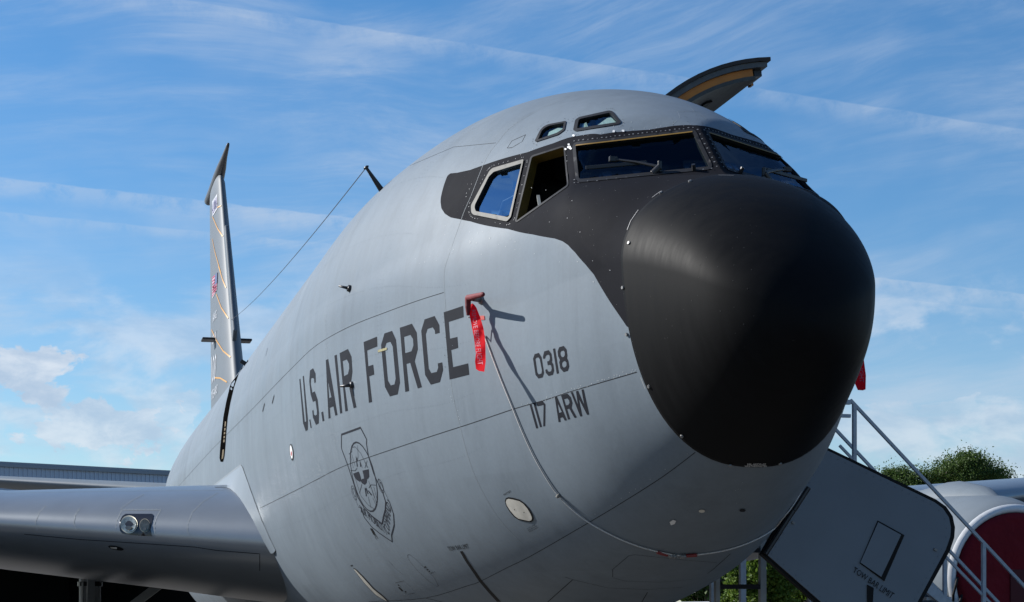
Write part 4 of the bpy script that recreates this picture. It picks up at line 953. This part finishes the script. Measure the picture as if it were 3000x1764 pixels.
# open cargo door on the far side of the crown
def arc(c, R, a0, a1, n): return [(c[0]+R*math.cos(a), c[1]+R*math.sin(a)) for a in np.linspace(math.radians(a0), math.radians(a1), n)]
DC, DR = (2.825, 4.95), 1.83                                  # centre of the opened door's curve: (port, height)
def sweep(name, prof, s0, s1, m, parent, ns=2):
    V = []; k = len(prof); ss = np.linspace(s0, s1, ns)
    for s in ss: V += [(s, -p, z) for p, z in prof]
    F = [(i*k+j, i*k+(j+1) % k, (i+1)*k+(j+1) % k, (i+1)*k+j) for i in range(ns-1) for j in range(k)] + [tuple(range(k-1, -1, -1)), tuple((ns-1)*k+j for j in range(k))]
    return mk(name, V, F, m, parent, False)
def band(r0, r1, a0, a1, n=22): return arc(DC, r1, a0, a1, n)+arc(DC, r0, a1, a0, n)
S0 = 7.4
M_DDARK = mat('door_edge_dark', (.016, .010, .007), .6, noise=(15, .4)); M_DGREY = mat('door_seal_grey', (.06, .064, .066), .5, noise=(12, .3)); M_DLIN = mat('door_liner_grey', (.04, .043, .04), .6, noise=(7, .35))
CD = sweep('cargo_door', band(DR-.035, DR, 176, 94.5), S0, S0+3.0, M_DDARK, PLANE)
sweep('door_seal', band(DR-.085, DR-.037, 175, 95.5), S0+.02, S0+2.98, M_DGREY, CD)
sweep('door_frame', band(DR-.165, DR-.087, 175, 100), S0+.06, S0+.16, M_ORANGE, CD); sweep('door_frame', band(DR-.165, DR-.087, 175, 100), S0+2.8, S0+2.9, M_ORANGE, CD)
sweep('door_liner', band(DR-.19, DR-.155, 175, 99.5), S0+.05, S0+2.9, M_DLIN, CD, 6)
for k in range(9):
    a = 108+k*6.4
    for s in (S0+.6, S0+1.3, S0+2.0): sweep('liner_slot', band(DR-.21, DR-.192, a, a+2.6, 3), s, s+.5, M_DGREY if k % 2 else M_BLACK, CD)
sweep('door_latch', band(DR-.15, DR-.09, 99, 96.5, 4), S0+.1, S0+.4, M_BLACKMET, CD)
hk = at_s([(2194, 233), (2205, 233), (2208, 250), (2201, 251)], S0+.6); sweep('door_hook', [(-q[1], q[2]) for q in hk], S0+.6, S0+.68, M_ORANGE, CD)
# open crew entry door under the far side, hinged at its front edge
def slab(name, px, s0, th, m, parent):
    P, T = cdt(px); A = at_s(P, s0); k = len(A); B = A+[th, 0, 0]
    n = len(px); V = np.r_[A, B]; F = [tuple(t) for t in T]+[tuple(t[::-1]+k) for t in T]
    L = at_s(np.array(px), s0); o = len(V); V = np.r_[V, L, L+[th, 0, 0]]
    F += [(o+i, o+(i+1) % n, o+n+(i+1) % n, o+n+i) for i in range(n)]
    return mk(name, V, F, m, parent, False)
CR = [np.array(p) for p in rounded([(2405, 1302), (2795, 1488), (2810, 1560), (2560, 2010), (2235, 1625)], 60, 6)]
CR = rounded([(2405, 1302), (2740, 1466)], 1)
CR = [(2405, 1302), (2742, 1463), (2772, 1484), (2791, 1512), (2798, 1545), (2796, 1575), (2783, 1614), (2700, 1764), (2600, 1925), (2540, 1890), (2390, 1764), (2232, 1624), (2320, 1470)]
CI = [(2408, 1312), (2737, 1471), (2763, 1490), (2780, 1516), (2786, 1545), (2784, 1572), (2771, 1610), (2688, 1764), (2596, 1910), (2546, 1880), (2396, 1755), (2247, 1624), (2330, 1474)]
M_DOOR = mat('crew_door_paint', GREY, .55, 0, .3, noise=(3, .06), bump=(3, .1, .01))
cdo = slab('crew_entry_door', CR, 3.30, .06, M_BLACK, PLANE)
slab('door_panel', CI, 3.285, .02, M_DOOR, cdo)
slab('door_vent_shade', [(2572, 1525), (2650, 1568), (2591, 1703), (2519, 1650)], 3.279, .004, M_BLACK, cdo); slab('door_vent', [(2573, 1530), (2640, 1567), (2582, 1690), (2521, 1648)], 3.273, .004, M_DOOR, cdo)  # black slab paints the shade at the vent's right and lower edges
def text_s(name, txt, quad, s, m, parent):
    V, T = font_mesh(txt); q = np.array(quad, float); u, v = V[:, :1], V[:, 1:]; P = (1-u)*v*q[0]+u*v*q[1]+u*(1-v)*q[2]+(1-u)*(1-v)*q[3]
    Q = at_s(P, s); return mk(name, Q, face_cam(Q, T), m, parent, False)
GD = (2100, 1000, .51546)
text_s('stencil_text', 'TOW BAR LIMIT', sc_([(785,1280),(1013,1434),(992,1464),(772,1310)], *GD), 3.278, M_BLACK, cdo)
slab('tow_limit_stripe', sc_([(855,1383),(892,1402),(886,1500),(855,1500)], *GD), 3.278, .004, M_BLACK, cdo)
fp = []
for a_, b_ in zip(CI, CI[1:]+CI[:1]):
    fp += [tuple(q) for q in resample([((a_[0]-2520)*.95+2520, (a_[1]-1600)*.95+1600), ((b_[0]-2520)*.95+2520, (b_[1]-1600)*.95+1600)], 22, False)[:-1]]
Q = at_s(fp, 3.2835); V = []; T = []
for q in Q:
    o = len(V); V += [(q[0], q[1]+.005*math.cos(t), q[2]+.005*math.sin(t)) for t in np.linspace(0, 2*math.pi, 7)[:-1]]; T += [(o, o+i, o+i+1) for i in range(1, 5)]
V = np.array(V); o = mk('door_fasteners', V, face_cam(V, np.array(T)), mat('flush_rivet_grey', (.105, .128, .152), .6, 0, .15), cdo, False); o['kind'] = 'stuff'
slab('door_latch', sc_([(432,1020),(447,1028),(441,1040),(426,1032)], *GD), 3.275, .012, M_METAL, cdo); slab('door_latch', sc_([(1240,1175),(1258,1184),(1252,1194),(1234,1185)], *GD), 3.275, .012, M_METAL, cdo)
for px in ((2262, 1590), (2300, 1530), (2345, 1462)):
    h = at_s([px], 3.29)[0]; m = MB(); m.tube([h+np.array([0, -.06, .08]), h+np.array([0, .05, -.08])], .02, 10); m.build('hinge_knuckle', M_BLACKMET, cdo)
# screws along the wing's leading-edge skins
sp_ = []
for ln in ([(180,905),(600,945),(1000,970),(1440,1000)], [(980,1062),(1300,1085),(1700,1120)], [(640,772),(760,776)], [(900,735),(1185,735)]): sp_ += [tuple(q) for q in resample(sc_(ln, *GW), 11, False)]
Q = bhit(BW, sp_, .002); NN = BN.copy(); V = []; T = []
for q, k in zip(Q, NN):
    u = np.cross(k, [1.0, .3, 0]); u /= np.linalg.norm(u); v = np.cross(k, u); o = len(V); V += [q+(u*math.cos(t)+v*math.sin(t))*.006 for t in np.linspace(0, 2*math.pi, 7)[:-1]]; T += [(o, o+i, o+i+1) for i in range(1, 5)]
V = np.array(V); o = mk('wing_screws', V, face_cam(V, np.array(T)), M_LSEAM, WINGS[0], False); o['kind'] = 'stuff'
# antennas and probes on the side
b0 = hit([(1117, 556)])[0]; nb = normal(b0[None])[0]; D = rays([(1075, 492)])[0]
def near_on_ray(px, o, d):
    r = rays([px])[0]; w = CAM-o; a, b, c = r@r, r@d, d@d; t = (b*(d@w)-c*(r@w))/(a*c-b*b); return CAM+r*t
mt = near_on_ray((1073, 491), b0, nb); m = MB(); m.tube([b0-nb*.03, b0, b0*.15+mt*.85, mt], [.026, .024, .013, .012], 10); m.tube([mt-(mt-b0)*.05, mt, mt+(mt-b0)*.06], [.014, .026, .014], 10); m.build('antenna_mast', M_BLACKMET, PLANE, True)
wf = at_y([(673, 940)], 0)[0]; m = MB(); n = 30
m.tube([mt*(1-t)+wf*t-np.array([0, 0, .5*t*(1-t)]) for t in np.linspace(0, 1, n)], .0038, 6); m.build('antenna_wire', M_BLACKMET, PLANE)
m = MB(); m.tube([wf+np.array([-.1, .05, 0]), wf+np.array([.3, .1, 0])], [.06, .14], 12); m.build('wire_insulator', M_METAL, FIN, True)
def probe(basepx, tippx, r, mm, name='side_probe'):
    a = hit([basepx])[0]; k = normal(a[None])[0]; t = near_on_ray(tippx, a, k+np.array([.6, 0, 0])); m = MB(); m.tube([a-k*.02, a+k*.02], [.03, .025], 10); m.tube([a, t], [r, r*.5], 8); m.build(name, mm, PLANE, True)
probe((1026, 846), (993, 838), .014, M_BLACKMET); probe((1033, 1128), (997, 1132), .016, M_BLACKMET)
for px in ((785, 1020), (804, 1158), (776, 1182)):
    strips('small_vent', [[px, (px[0]-6, px[1]+24)]], .02, M_SEAM, FUS, .004, step=6)
m = MB(); a = hit([(716, 1066)])[0]; k = normal(a[None])[0]; m.bar(a, a+k*.07, .02, .05); m.build('blade_antenna', M_BLACKMET, PLANE)

# ------------------------------------------------------------------ covers, streamers and rope
pb = hit([(1409, 877)])[0]; pn = normal(pb[None])[0]
_d = rays([(1371, 873)])[0]; _t = np.arange(9, 13, .004); el = CAM+_d*_t[np.where(ffun(CAM+_d*_t[:, None]) < .115)[0][0]]
tp = near_on_ray((1417, 862), el, np.array([-1.0, .06, .02]))
def pitot(sg):
    k = np.array([1, sg, 1]); m = MB(); m.tube([(pb-pn*.02)*k, (pb+pn*.01)*k], [.035, .03], 12); m.tube([pb*k, (pb*.4+el*.6)*k], [.022, .018], 10); m.build('pitot_mast', M_METAL, PLANE, True)
    r = empty('pitot_cover', tuple(el*k))
    tag(r, 'maroon cloth pitot cover with red streamer hanging ' + ('beside the big fuselage lettering' if sg > 0 else 'behind the black nose, at its right edge'), 'probe cover', 'pitot covers')
    m = MB(); mid = (pb*.25+el*.75); dn = np.array([0, 0, -.11])
    m.tube([(pb*.45+el*.55)*k, mid*k, (el+np.array([.01, 0, 0]))*k], [.014, .018, .020], 12); m.tube([(el+np.array([.03, 0, 0]))*k, el*k, (el*.5+tp*.5)*k, (tp*.95+el*.05)*k, tp*k], [.009, .020, .017, .015, .007], 12)
    m.tube([el*k, (el+dn*.5)*k, (el+dn)*k], [.020, .019, .010], 10)
    s = m.build('cover_sleeve', M_MAROON, r, True); s.modifiers.new('remesh', 'REMESH').voxel_size = .004; s.modifiers['remesh'].mode = 'VOXEL'; s.modifiers['remesh'].use_smooth_shade = True
    return r
PC, PP = pitot(1), pitot(-1)
M_TXT = mat('streamer_silver_print', (.42, .09, .13), .6)
def ribbon(parent, outer, depth, quad, txt, bend, swing=1.0, twist=0.0):
    P, T = cdt(resample(outer, 9), (), 8)
    def pos(Q):
        Q = np.asarray(Q); y = (Q[:, 1]-Q0)/200.0; d = depth - 1.0*twist*(Q[:, 0]-1396-(Q[:, 1]-900)*.09)*depth/5445 - .30*np.clip(y, 0, 1.3)**1.3*swing + bend*np.sin(y*4.2)*.02 + .008*np.sin(y*17+Q[:, 0]*.12); return CAM+rays(Q)*d[:, None]
    Q0 = min(p[1] for p in outer)
    V = pos(P); o = mk('streamer', V, face_cam(V, T), M_RED, parent)
    V2, T2 = font_mesh(txt); q = np.array(quad, float); u, v = V2[:, :1], V2[:, 1:]; PP_ = (1-u)*v*q[0]+u*v*q[1]+u*(1-v)*q[2]+(1-u)*(1-v)*q[3]
    W = pos(PP_); dd = CAM-W; dd /= np.linalg.norm(dd, axis=1)[:, None]; W = W+dd*.004; mk('streamer_text', W, face_cam(W, T2), M_TXT, o, False)
dep = float((el-CAM)@np.array([CS, -SN, 0]))
GR = (1340, 820, .20243)
ribbon(PC, sc_([(215,338),(160,390),(157,430),(190,580),(240,840),(268,1070),(255,1180),(268,1290),(310,1318),(390,1330),(410,1180),(405,900),(378,700),(330,540),(275,400),(245,360)], *GR), dep, sc_([(262,432),(372,1222),(292,1228),(205,438)], *GR), 'REMOVE BEFORE FLIGHT', 1, 1.0, .55)
elp = el*[1, -1, 1]; depp = float((elp-CAM)@np.array([CS, -SN, 0]))
ribbon(PP, [(2497, 905), (2508, 900), (2524, 1000), (2532, 1062), (2537, 1100), (2536, 1141), (2528, 1144), (2513, 1143), (2505, 1125), (2498, 1020)], depp, [(2520, 920), (2531, 1120), (2519, 1121), (2505, 920)], 'REMOVE BEFORE FLIGHT', -1)
ROPE = [(1418,974),(1428,1000),(1467,1103),(1503,1191),(1539,1278),(1580,1361),(1637,1448.5),(1709,1515.5),(1787,1562),(1864,1595),(1931,1613.5),(1993,1624),(2070,1618.6),(2147,1603),(2225,1572),(2297,1526)]
rp = lift(smooth_line(ROPE), .008); rp[:4] += normal(rp[:4])*np.array([.06, .035, .018, .008])[:, None]
pts = np.r_[[el+np.array([0, 0, -.12])], [el*.5+rp[0]*.5+np.array([0, 0, -.02])], rp]
pts = np.r_[pts, (rp[:40]*[1, -1, 1])[::-1]]
rope = empty('cover_rope', tuple(rp[60])); tag(rope, 'thin pale cord slung under the nose from pitot cover to pitot cover', 'cord')
m = MB(); m.tube(pts, .0048, 7); m.build('cord', mat('pale_cord', (.42, .40, .38), .8, noise=(200, .4, 2)), rope, True)
def seg(px): return lift(smooth_line(px, 4), .012)
M_REDS = mat('red_sleeve', (.16, .008, .008), .5)
for px in ([(1926,1613),(1955,1621)], [(2010,1623),(2041,1621)]):
    m = MB(); m.tube(seg(px), .011, 8); m.build('red_sleeve', M_REDS, rope, True)
m = MB(); m.tube(seg([(1957,1621),(1985,1625),(2008,1624)]), .007, 8); q = lift([(1966,1623),(1975,1624),(1998,1624),(2003,1624)], .014); [m.tube([q[i]+np.array([0, -.012, 0]), q[i]+np.array([0, .012, 0])], .015, 8) for i in range(4)]; m.build('swivel_hook', M_METAL, rope, True)
m = MB(); q = lift([(1637,1448),(1642,1453)], .014); m.tube([q[0], q[1]], [.014, .012], 8); m.build('knot', M_CREAM, rope, True)
cov = MB()
for e, c in ENG[:1]:
    V, F = lathe([(.03, .86), (-.03, .85), (-.05, .78), (-.06, .5), (-.055, .2), (-.05, .02)], c, 48)
    o = mk('engine_cover', V, F, mat('engine_cover_fabric', (.13, .004, .010), .8, 0, .2, noise=(3, .15), bump=(3.5, .9, .05)), None); tag(o, 'dark red cloth cover closing the engine inlet at the right edge', 'engine cover')
for e, c in ENG[1:]:
    V, F = lathe([(.03, .86), (-.03, .85), (-.05, .78), (-.06, .5), (-.055, .2), (-.05, .02)], c, 48)
    if c[1] > 0: o = mk('fan_face', V, F, M_BLACK, e)
    else: o = mk('fan_face', V, F, M_BLACK, e)

# ------------------------------------------------------------------ ladder, stairs
M_ALU = mat('painted_ladder_grey', (.30, .32, .31), .5, noise=(14, .12)); M_STAIR = mat('chipped_white_stair_paint', (.36, .39, .42), .5, 0, .4, noise=(18, .15))
ecv = bpy.data.objects['engine_cover']; c = ENG[0][1]
m = MB(); m.box((c[0]-.066, c[1]-.12, c[2]-.2), (.012, .5, .62)); bevel(m.build('cover_flap', mat('dark_maroon_flap', (.06, .002, .005), .8), ecv), .02)
for dy, dz in ((.80, -.10), (.86, .12)):
    m = MB(); p0 = np.array([c[0]-.02, c[1]+dy, c[2]+dz-.12]); m.tube([p0, p0+[-.05, .05, -.10], p0+[-.04, .08, -.22], p0+[.0, .06, -.30]], .018, 8); m.build('cover_strap', M_BLACK, ecv)
def ladder():
    s = 4.55; r = empty('boarding_ladder', (s, -1.0, 0)); tag(r, 'grey crew ladder with black rungs standing under the open entry door', 'ladder')
    for x0, x1 in ((2094, 2107), (2224, 2243)):
        a = at_s([((x0+x1)/2, 1560), ((x0+x1)/2, 1764)], s); m = MB(); m.bar((s, a[0][1], 2.35), (s, a[1][1], 0.0), (x1-x0)*13.6/5445, .05, (1, 0, 0)); m.build('rail', M_ALU, r)
    yl, yr = at_s([(2107, 1719)], s)[0][1], at_s([(2224, 1719)], s)[0][1]; z0 = at_s([(2160, 1719)], s)[0][2]
    for k in range(-2, 6):
        m = MB(); m.box((s-.0, (yl+yr)/2, z0-k*.28), (.06, abs(yr-yl), .035)); m.build('rung', M_BLACKMET, r)
ladder()
def stairs():
    r = empty('maintenance_stairs', (6.2, -3.2, 0)); tag(r, 'white metal stair with sloping handrails beyond the nose, in front of the far engine', 'stairs')
    s = 6.2; a = at_s([(2491, 1172)], s)[0]; b = at_s([(3010, 1728)], s)[0]; d = (b-a)/np.linalg.norm(b-a); L = (a[2]-.35)/-d[2]; end = a+d*L
    for off in (0, .75):
        k = np.array([off, 0, 0]); nm = MB()
        m = MB(); m.bar(a+k, end+k, .026, .026); m.build('handrail', M_STAIR, r)
        m = MB(); o = np.array([0, .10, -.40]); m.bar(a+k+o, end+k+o*.9, .022, .022); m.build('mid_rail', M_STAIR, r)
        m = MB(); o = np.array([0, .16, -.98]); m.bar(a+k+o, end+k+np.array([0, .10, -.30]), .05, .08); m.build('stringer', M_STAIR, r)
        for t in (.012, .40, .8):
            p = a+d*L*t+k; m = MB(); m.bar(p, (p[0], p[1], max(p[2]-1.05, .0)), .032, .036, (1, 0, 0)); m.build('post', M_STAIR, r)
        m = MB(); p = a+k; m.bar(p+[0, 0, -.02], p+[0, 1.05, -.02], .04); m.bar(p+[0, 0, -.14], p+[0, 1.05, -.14], .03); m.build('platform_rail', M_STAIR, r)
        m = MB(); p = a+k; m.bar(p+[0, 1.0, 0], (p[0], p[1]+1.0, 0), .05); m.bar((p[0], p[1]+.05, p[2]-1), (p[0], p[1]+.05, 0), .05); m.build('leg', M_STAIR, r)
    m = MB(); m.box((s+.38, a[1]+.5, a[2]-1.02), (.75, 1.0, .04)); m.build('platform', M_STAIR, r)
    n = 8
    for i in range(n):
        p = a+np.array([.38, .16, -.98])+(end+np.array([0, .1, -.3])-a-np.array([0, .16, -.98]))*(i+.5)/n; m = MB(); m.box((p[0], p[1], p[2]), (.72, .24, .03)); m.build('tread', M_STAIR, r)
stairs()

# ------------------------------------------------------------------ hangar, trees, parked car
def world_px(px, d): return at_d([px], d)[0]
def hangar():
    A = world_px((-420, 1600), 152.); B = world_px((760, 1600), 176.); A[2] = B[2] = 0; u = (B-A)/np.linalg.norm(B-A); L = np.linalg.norm(B-A); nrm = np.array([u[1], -u[0], 0]); 
    if nrm @ (CAM-A) < 0: nrm = -nrm
    r = empty('hangar', tuple((A+B)/2)); tag(r, 'long pale blue ribbed metal hangar behind the wing with a dark open front', 'hangar')
    top = 14.0; op = 10.0
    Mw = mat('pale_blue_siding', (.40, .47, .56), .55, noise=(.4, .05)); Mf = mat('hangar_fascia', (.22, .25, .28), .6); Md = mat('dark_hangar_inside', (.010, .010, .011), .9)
    R = Matrix((Vector(u), Vector(-nrm), Vector((0, 0, 1)))).transposed()
    def box(name, x0, x1, y0, y1, z0, z1, m):
        b = MB(); c = A+u*(x0+x1)/2-nrm*(y0+y1)/2+np.array([0, 0, (z0+z1)/2]); b.box(c, (x1-x0, y1-y0, z1-z0), R); return b.build(name, m, r)
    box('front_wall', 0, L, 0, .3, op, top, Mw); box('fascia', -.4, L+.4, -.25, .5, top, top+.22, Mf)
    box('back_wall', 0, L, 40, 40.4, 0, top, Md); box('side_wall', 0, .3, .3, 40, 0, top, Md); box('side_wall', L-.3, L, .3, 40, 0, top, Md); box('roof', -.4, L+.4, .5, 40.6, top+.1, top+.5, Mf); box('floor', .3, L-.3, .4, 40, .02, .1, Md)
    n = int(L/.42); b = MB(); c0 = A+nrm*.04
    rib = MB(); rib.box((0, 0, 0), (.10, .08, top-op), R); o0 = None
    x1 = [k for k in range(n) if 4 < k*.42 < 20.5]
    for k in range(n):
        p = A+u*(k+.5)*.42+nrm*.03+np.array([0, 0, (op+top)/2])
        if o0 is None: o0 = rib.build('wall_rib', Mw, r); o = o0
        else:
            o = o0.copy(); COL.objects.link(o)
        o.location = p
hangar()
def leaf_material(name, c1, c2):
    m = bpy.data.materials.new(name); m.use_nodes = True; nt = m.node_tree; N = nt.nodes; L = nt.links; b = N['Principled BSDF']
    g = N.new('ShaderNodeNewGeometry'); mx = N.new('ShaderNodeMix'); mx.data_type = 'RGBA'; mx.inputs[6].default_value = (*c1, 1); mx.inputs[7].default_value = (*c2, 1); L.new(g.outputs['Random Per Island'], mx.inputs[0])
    L.new(mx.outputs[2], b.inputs['Base Color']); b.inputs['Roughness'].default_value = .6; b.inputs['Specular IOR Level'].default_value = .25
    t = N.new('ShaderNodeBsdfTranslucent'); L.new(mx.outputs[2], t.inputs['Color']); ms = N.new('ShaderNodeMixShader'); ms.inputs[0].default_value = .35
    L.new(b.outputs[0], ms.inputs[1]); L.new(t.outputs[0], ms.inputs[2]); L.new(ms.outputs[0], N['Material Output'].inputs[0]); return m
M_LEAF = leaf_material('dark_green_leaves', (.032, .066, .014), (.075, .12, .026)); M_LEAF2 = leaf_material('bright_green_leaves', (.05, .10, .012), (.12, .18, .025))
M_BARK = mat('bark', (.06, .048, .038), .9, noise=(9, .3), bump=(14, .6, .02))
def tree(px, d, h, rx, ry, zc, rz, ncl, per, leaf, size, label, group, gap=.0, seed=1):
    g = np.random.default_rng(seed); c = world_px((px, 1790), d); c[2] = 0; r = empty('broadleaf_tree', tuple(c)); tag(r, label, 'tree', group)
    m = MB(); top = zc+rz*.35; n = 8; pts = [c+np.array([.15*math.sin(i*.9), .12*math.cos(i*1.3), top*i/(n-1)]) for i in range(n)]; m.tube(pts, [h*.028*(1-.8*i/(n-1))+.03 for i in range(n)], 9)
    cl = []; lb = []
    while len(lb) < 9:
        q = g.normal(size=3); q /= np.linalg.norm(q); q *= g.uniform(.35, .72); q[2] = abs(q[2])*1.0-.18 if len(lb) < 6 else q[2]; lb.append((q, g.uniform(.28, .44)))
    while len(cl) < ncl:
        q, lr = lb[g.integers(0, 9)]; p = g.normal(size=3); p /= np.linalg.norm(p); p = q+p*lr*g.uniform(.3, 1)**.5
        lump = 1+.06*math.sin(3*math.atan2(p[1], p[0])+seed)
        cl.append(c+np.array([p[0]*rx*lump, p[1]*ry*lump, zc+p[2]*rz*(1+.12*math.sin(5*p[0]+seed))]))
    for q in cl[::4]:
        s = pts[g.integers(3, n)]; mid = (s+q)/2+np.array([0, 0, -.2]); m.tube([s, mid, q], [.06, .04, .015], 5)
    m.build('trunk', M_BARK, r, True)
    C = np.repeat(np.array(cl), per, 0); k = len(C); sig = np.array([rx, ry, rz])*.085; P = C+g.normal(size=(k, 3))*sig*g.uniform(.5, 1.2, (k, 1))
    a = g.normal(size=(k, 3)); a /= np.linalg.norm(a, axis=1)[:, None]; b = np.cross(a, g.normal(size=(k, 3))); b /= np.linalg.norm(b, axis=1)[:, None]; s = size*g.uniform(.6, 1.3, (k, 1))
    V = np.stack([P-a*s, P+b*s*.55, P+a*s, P-b*s*.55], 1).reshape(-1, 3); F = np.arange(4*k).reshape(k, 4)
    mk('crown', V, F, leaf, r, False)
tree(2755, 96., 9.6, 4.0, 5.0, 7.7, 2.75, 230, 560, M_LEAF, .06, 'tall dark green tree rising above the far wing', 'trees beyond the aircraft', seed=3)
tree(2570, 104., 8.6, 2.4, 3.0, 7.3, 2.2, 46, 260, M_LEAF, .06, 'thin sparse tree beside the tall dark one, above the far wing', 'trees beyond the aircraft', seed=11)
tree(2215, 52., 4.4, 1.5, 1.5, 2.7, 1.7, 110, 330, M_LEAF2, .06, 'bright green tree seen under the belly between the ladder rails', 'trees beyond the aircraft', seed=5)
tree(2385, 56., 4.2, 1.5, 1.6, 2.2, 1.8, 110, 330, M_LEAF2, .06, 'bright green tree under the lower edge of the open crew door', 'trees beyond the aircraft', seed=8)
tree(2075, 66., 4.6, 1.7, 1.7, 2.4, 2.0, 80, 120, M_LEAF, .09, 'darker green tree low under the belly, left of the ladder', 'trees beyond the aircraft', seed=13)
tree(2300, 75., 5.0, 2.8, 2.0, 2.4, 2.3, 110, 120, M_LEAF, .09, 'dark green tree filling the gap behind the bright green trees', 'trees beyond the aircraft', seed=17)
def car():
    c = world_px((2072, 1790), 38.); c[2] = 0; r = empty('parked_car', tuple(c)); tag(r, 'white parked car far behind, its roof just showing under the belly', 'car')
    u = np.array([-SN, -CS, 0]); f = np.array([CS, -SN, 0]); M_CARW = mat('white_car_paint', (.75, .76, .78), .25, 0, .5, coat=.5); M_CG = mat('car_glass', (.02, .025, .03), .05)
    def prism(name, prof, w, m, parent, dz=0):
        V = [c+u*x+f*s*w/2+np.array([0, 0, z]) for s in (-1, 1) for x, z in prof]; k = len(prof); F = [tuple(range(k)), tuple(range(2*k-1, k-1, -1))]+[(i, k+i, k+(i+1) % k, (i+1) % k) for i in range(k)]
        return bevel(mk(name, V, F, m, parent, False), .05, 2)
    prism('body', [(-2.3, .35), (-2.35, .8), (-2.1, 1.02), (1.2, 1.05), (2.2, .9), (2.35, .6), (2.3, .35)], 1.8, M_CARW, r)
    prism('cabin_glass', [(-2.05, 1.03), (-1.75, 1.7), (.2, 1.72), (1.1, 1.05)], 1.6, M_CG, r); prism('roof', [(-1.85, 1.69), (-1.7, 1.77), (.1, 1.79), (.3, 1.70)], 1.55, M_CARW, r)
    for x in (-1.45, 1.45):
        for s in (-1, 1):
            p = c+u*x+f*s*.82; m = MB(); m.tube([p+f*s*.12+np.array([0, 0, .36]), p-f*s*.12+np.array([0, 0, .36])], .36, 20); m.build('wheel', M_TYRE, r)
car()
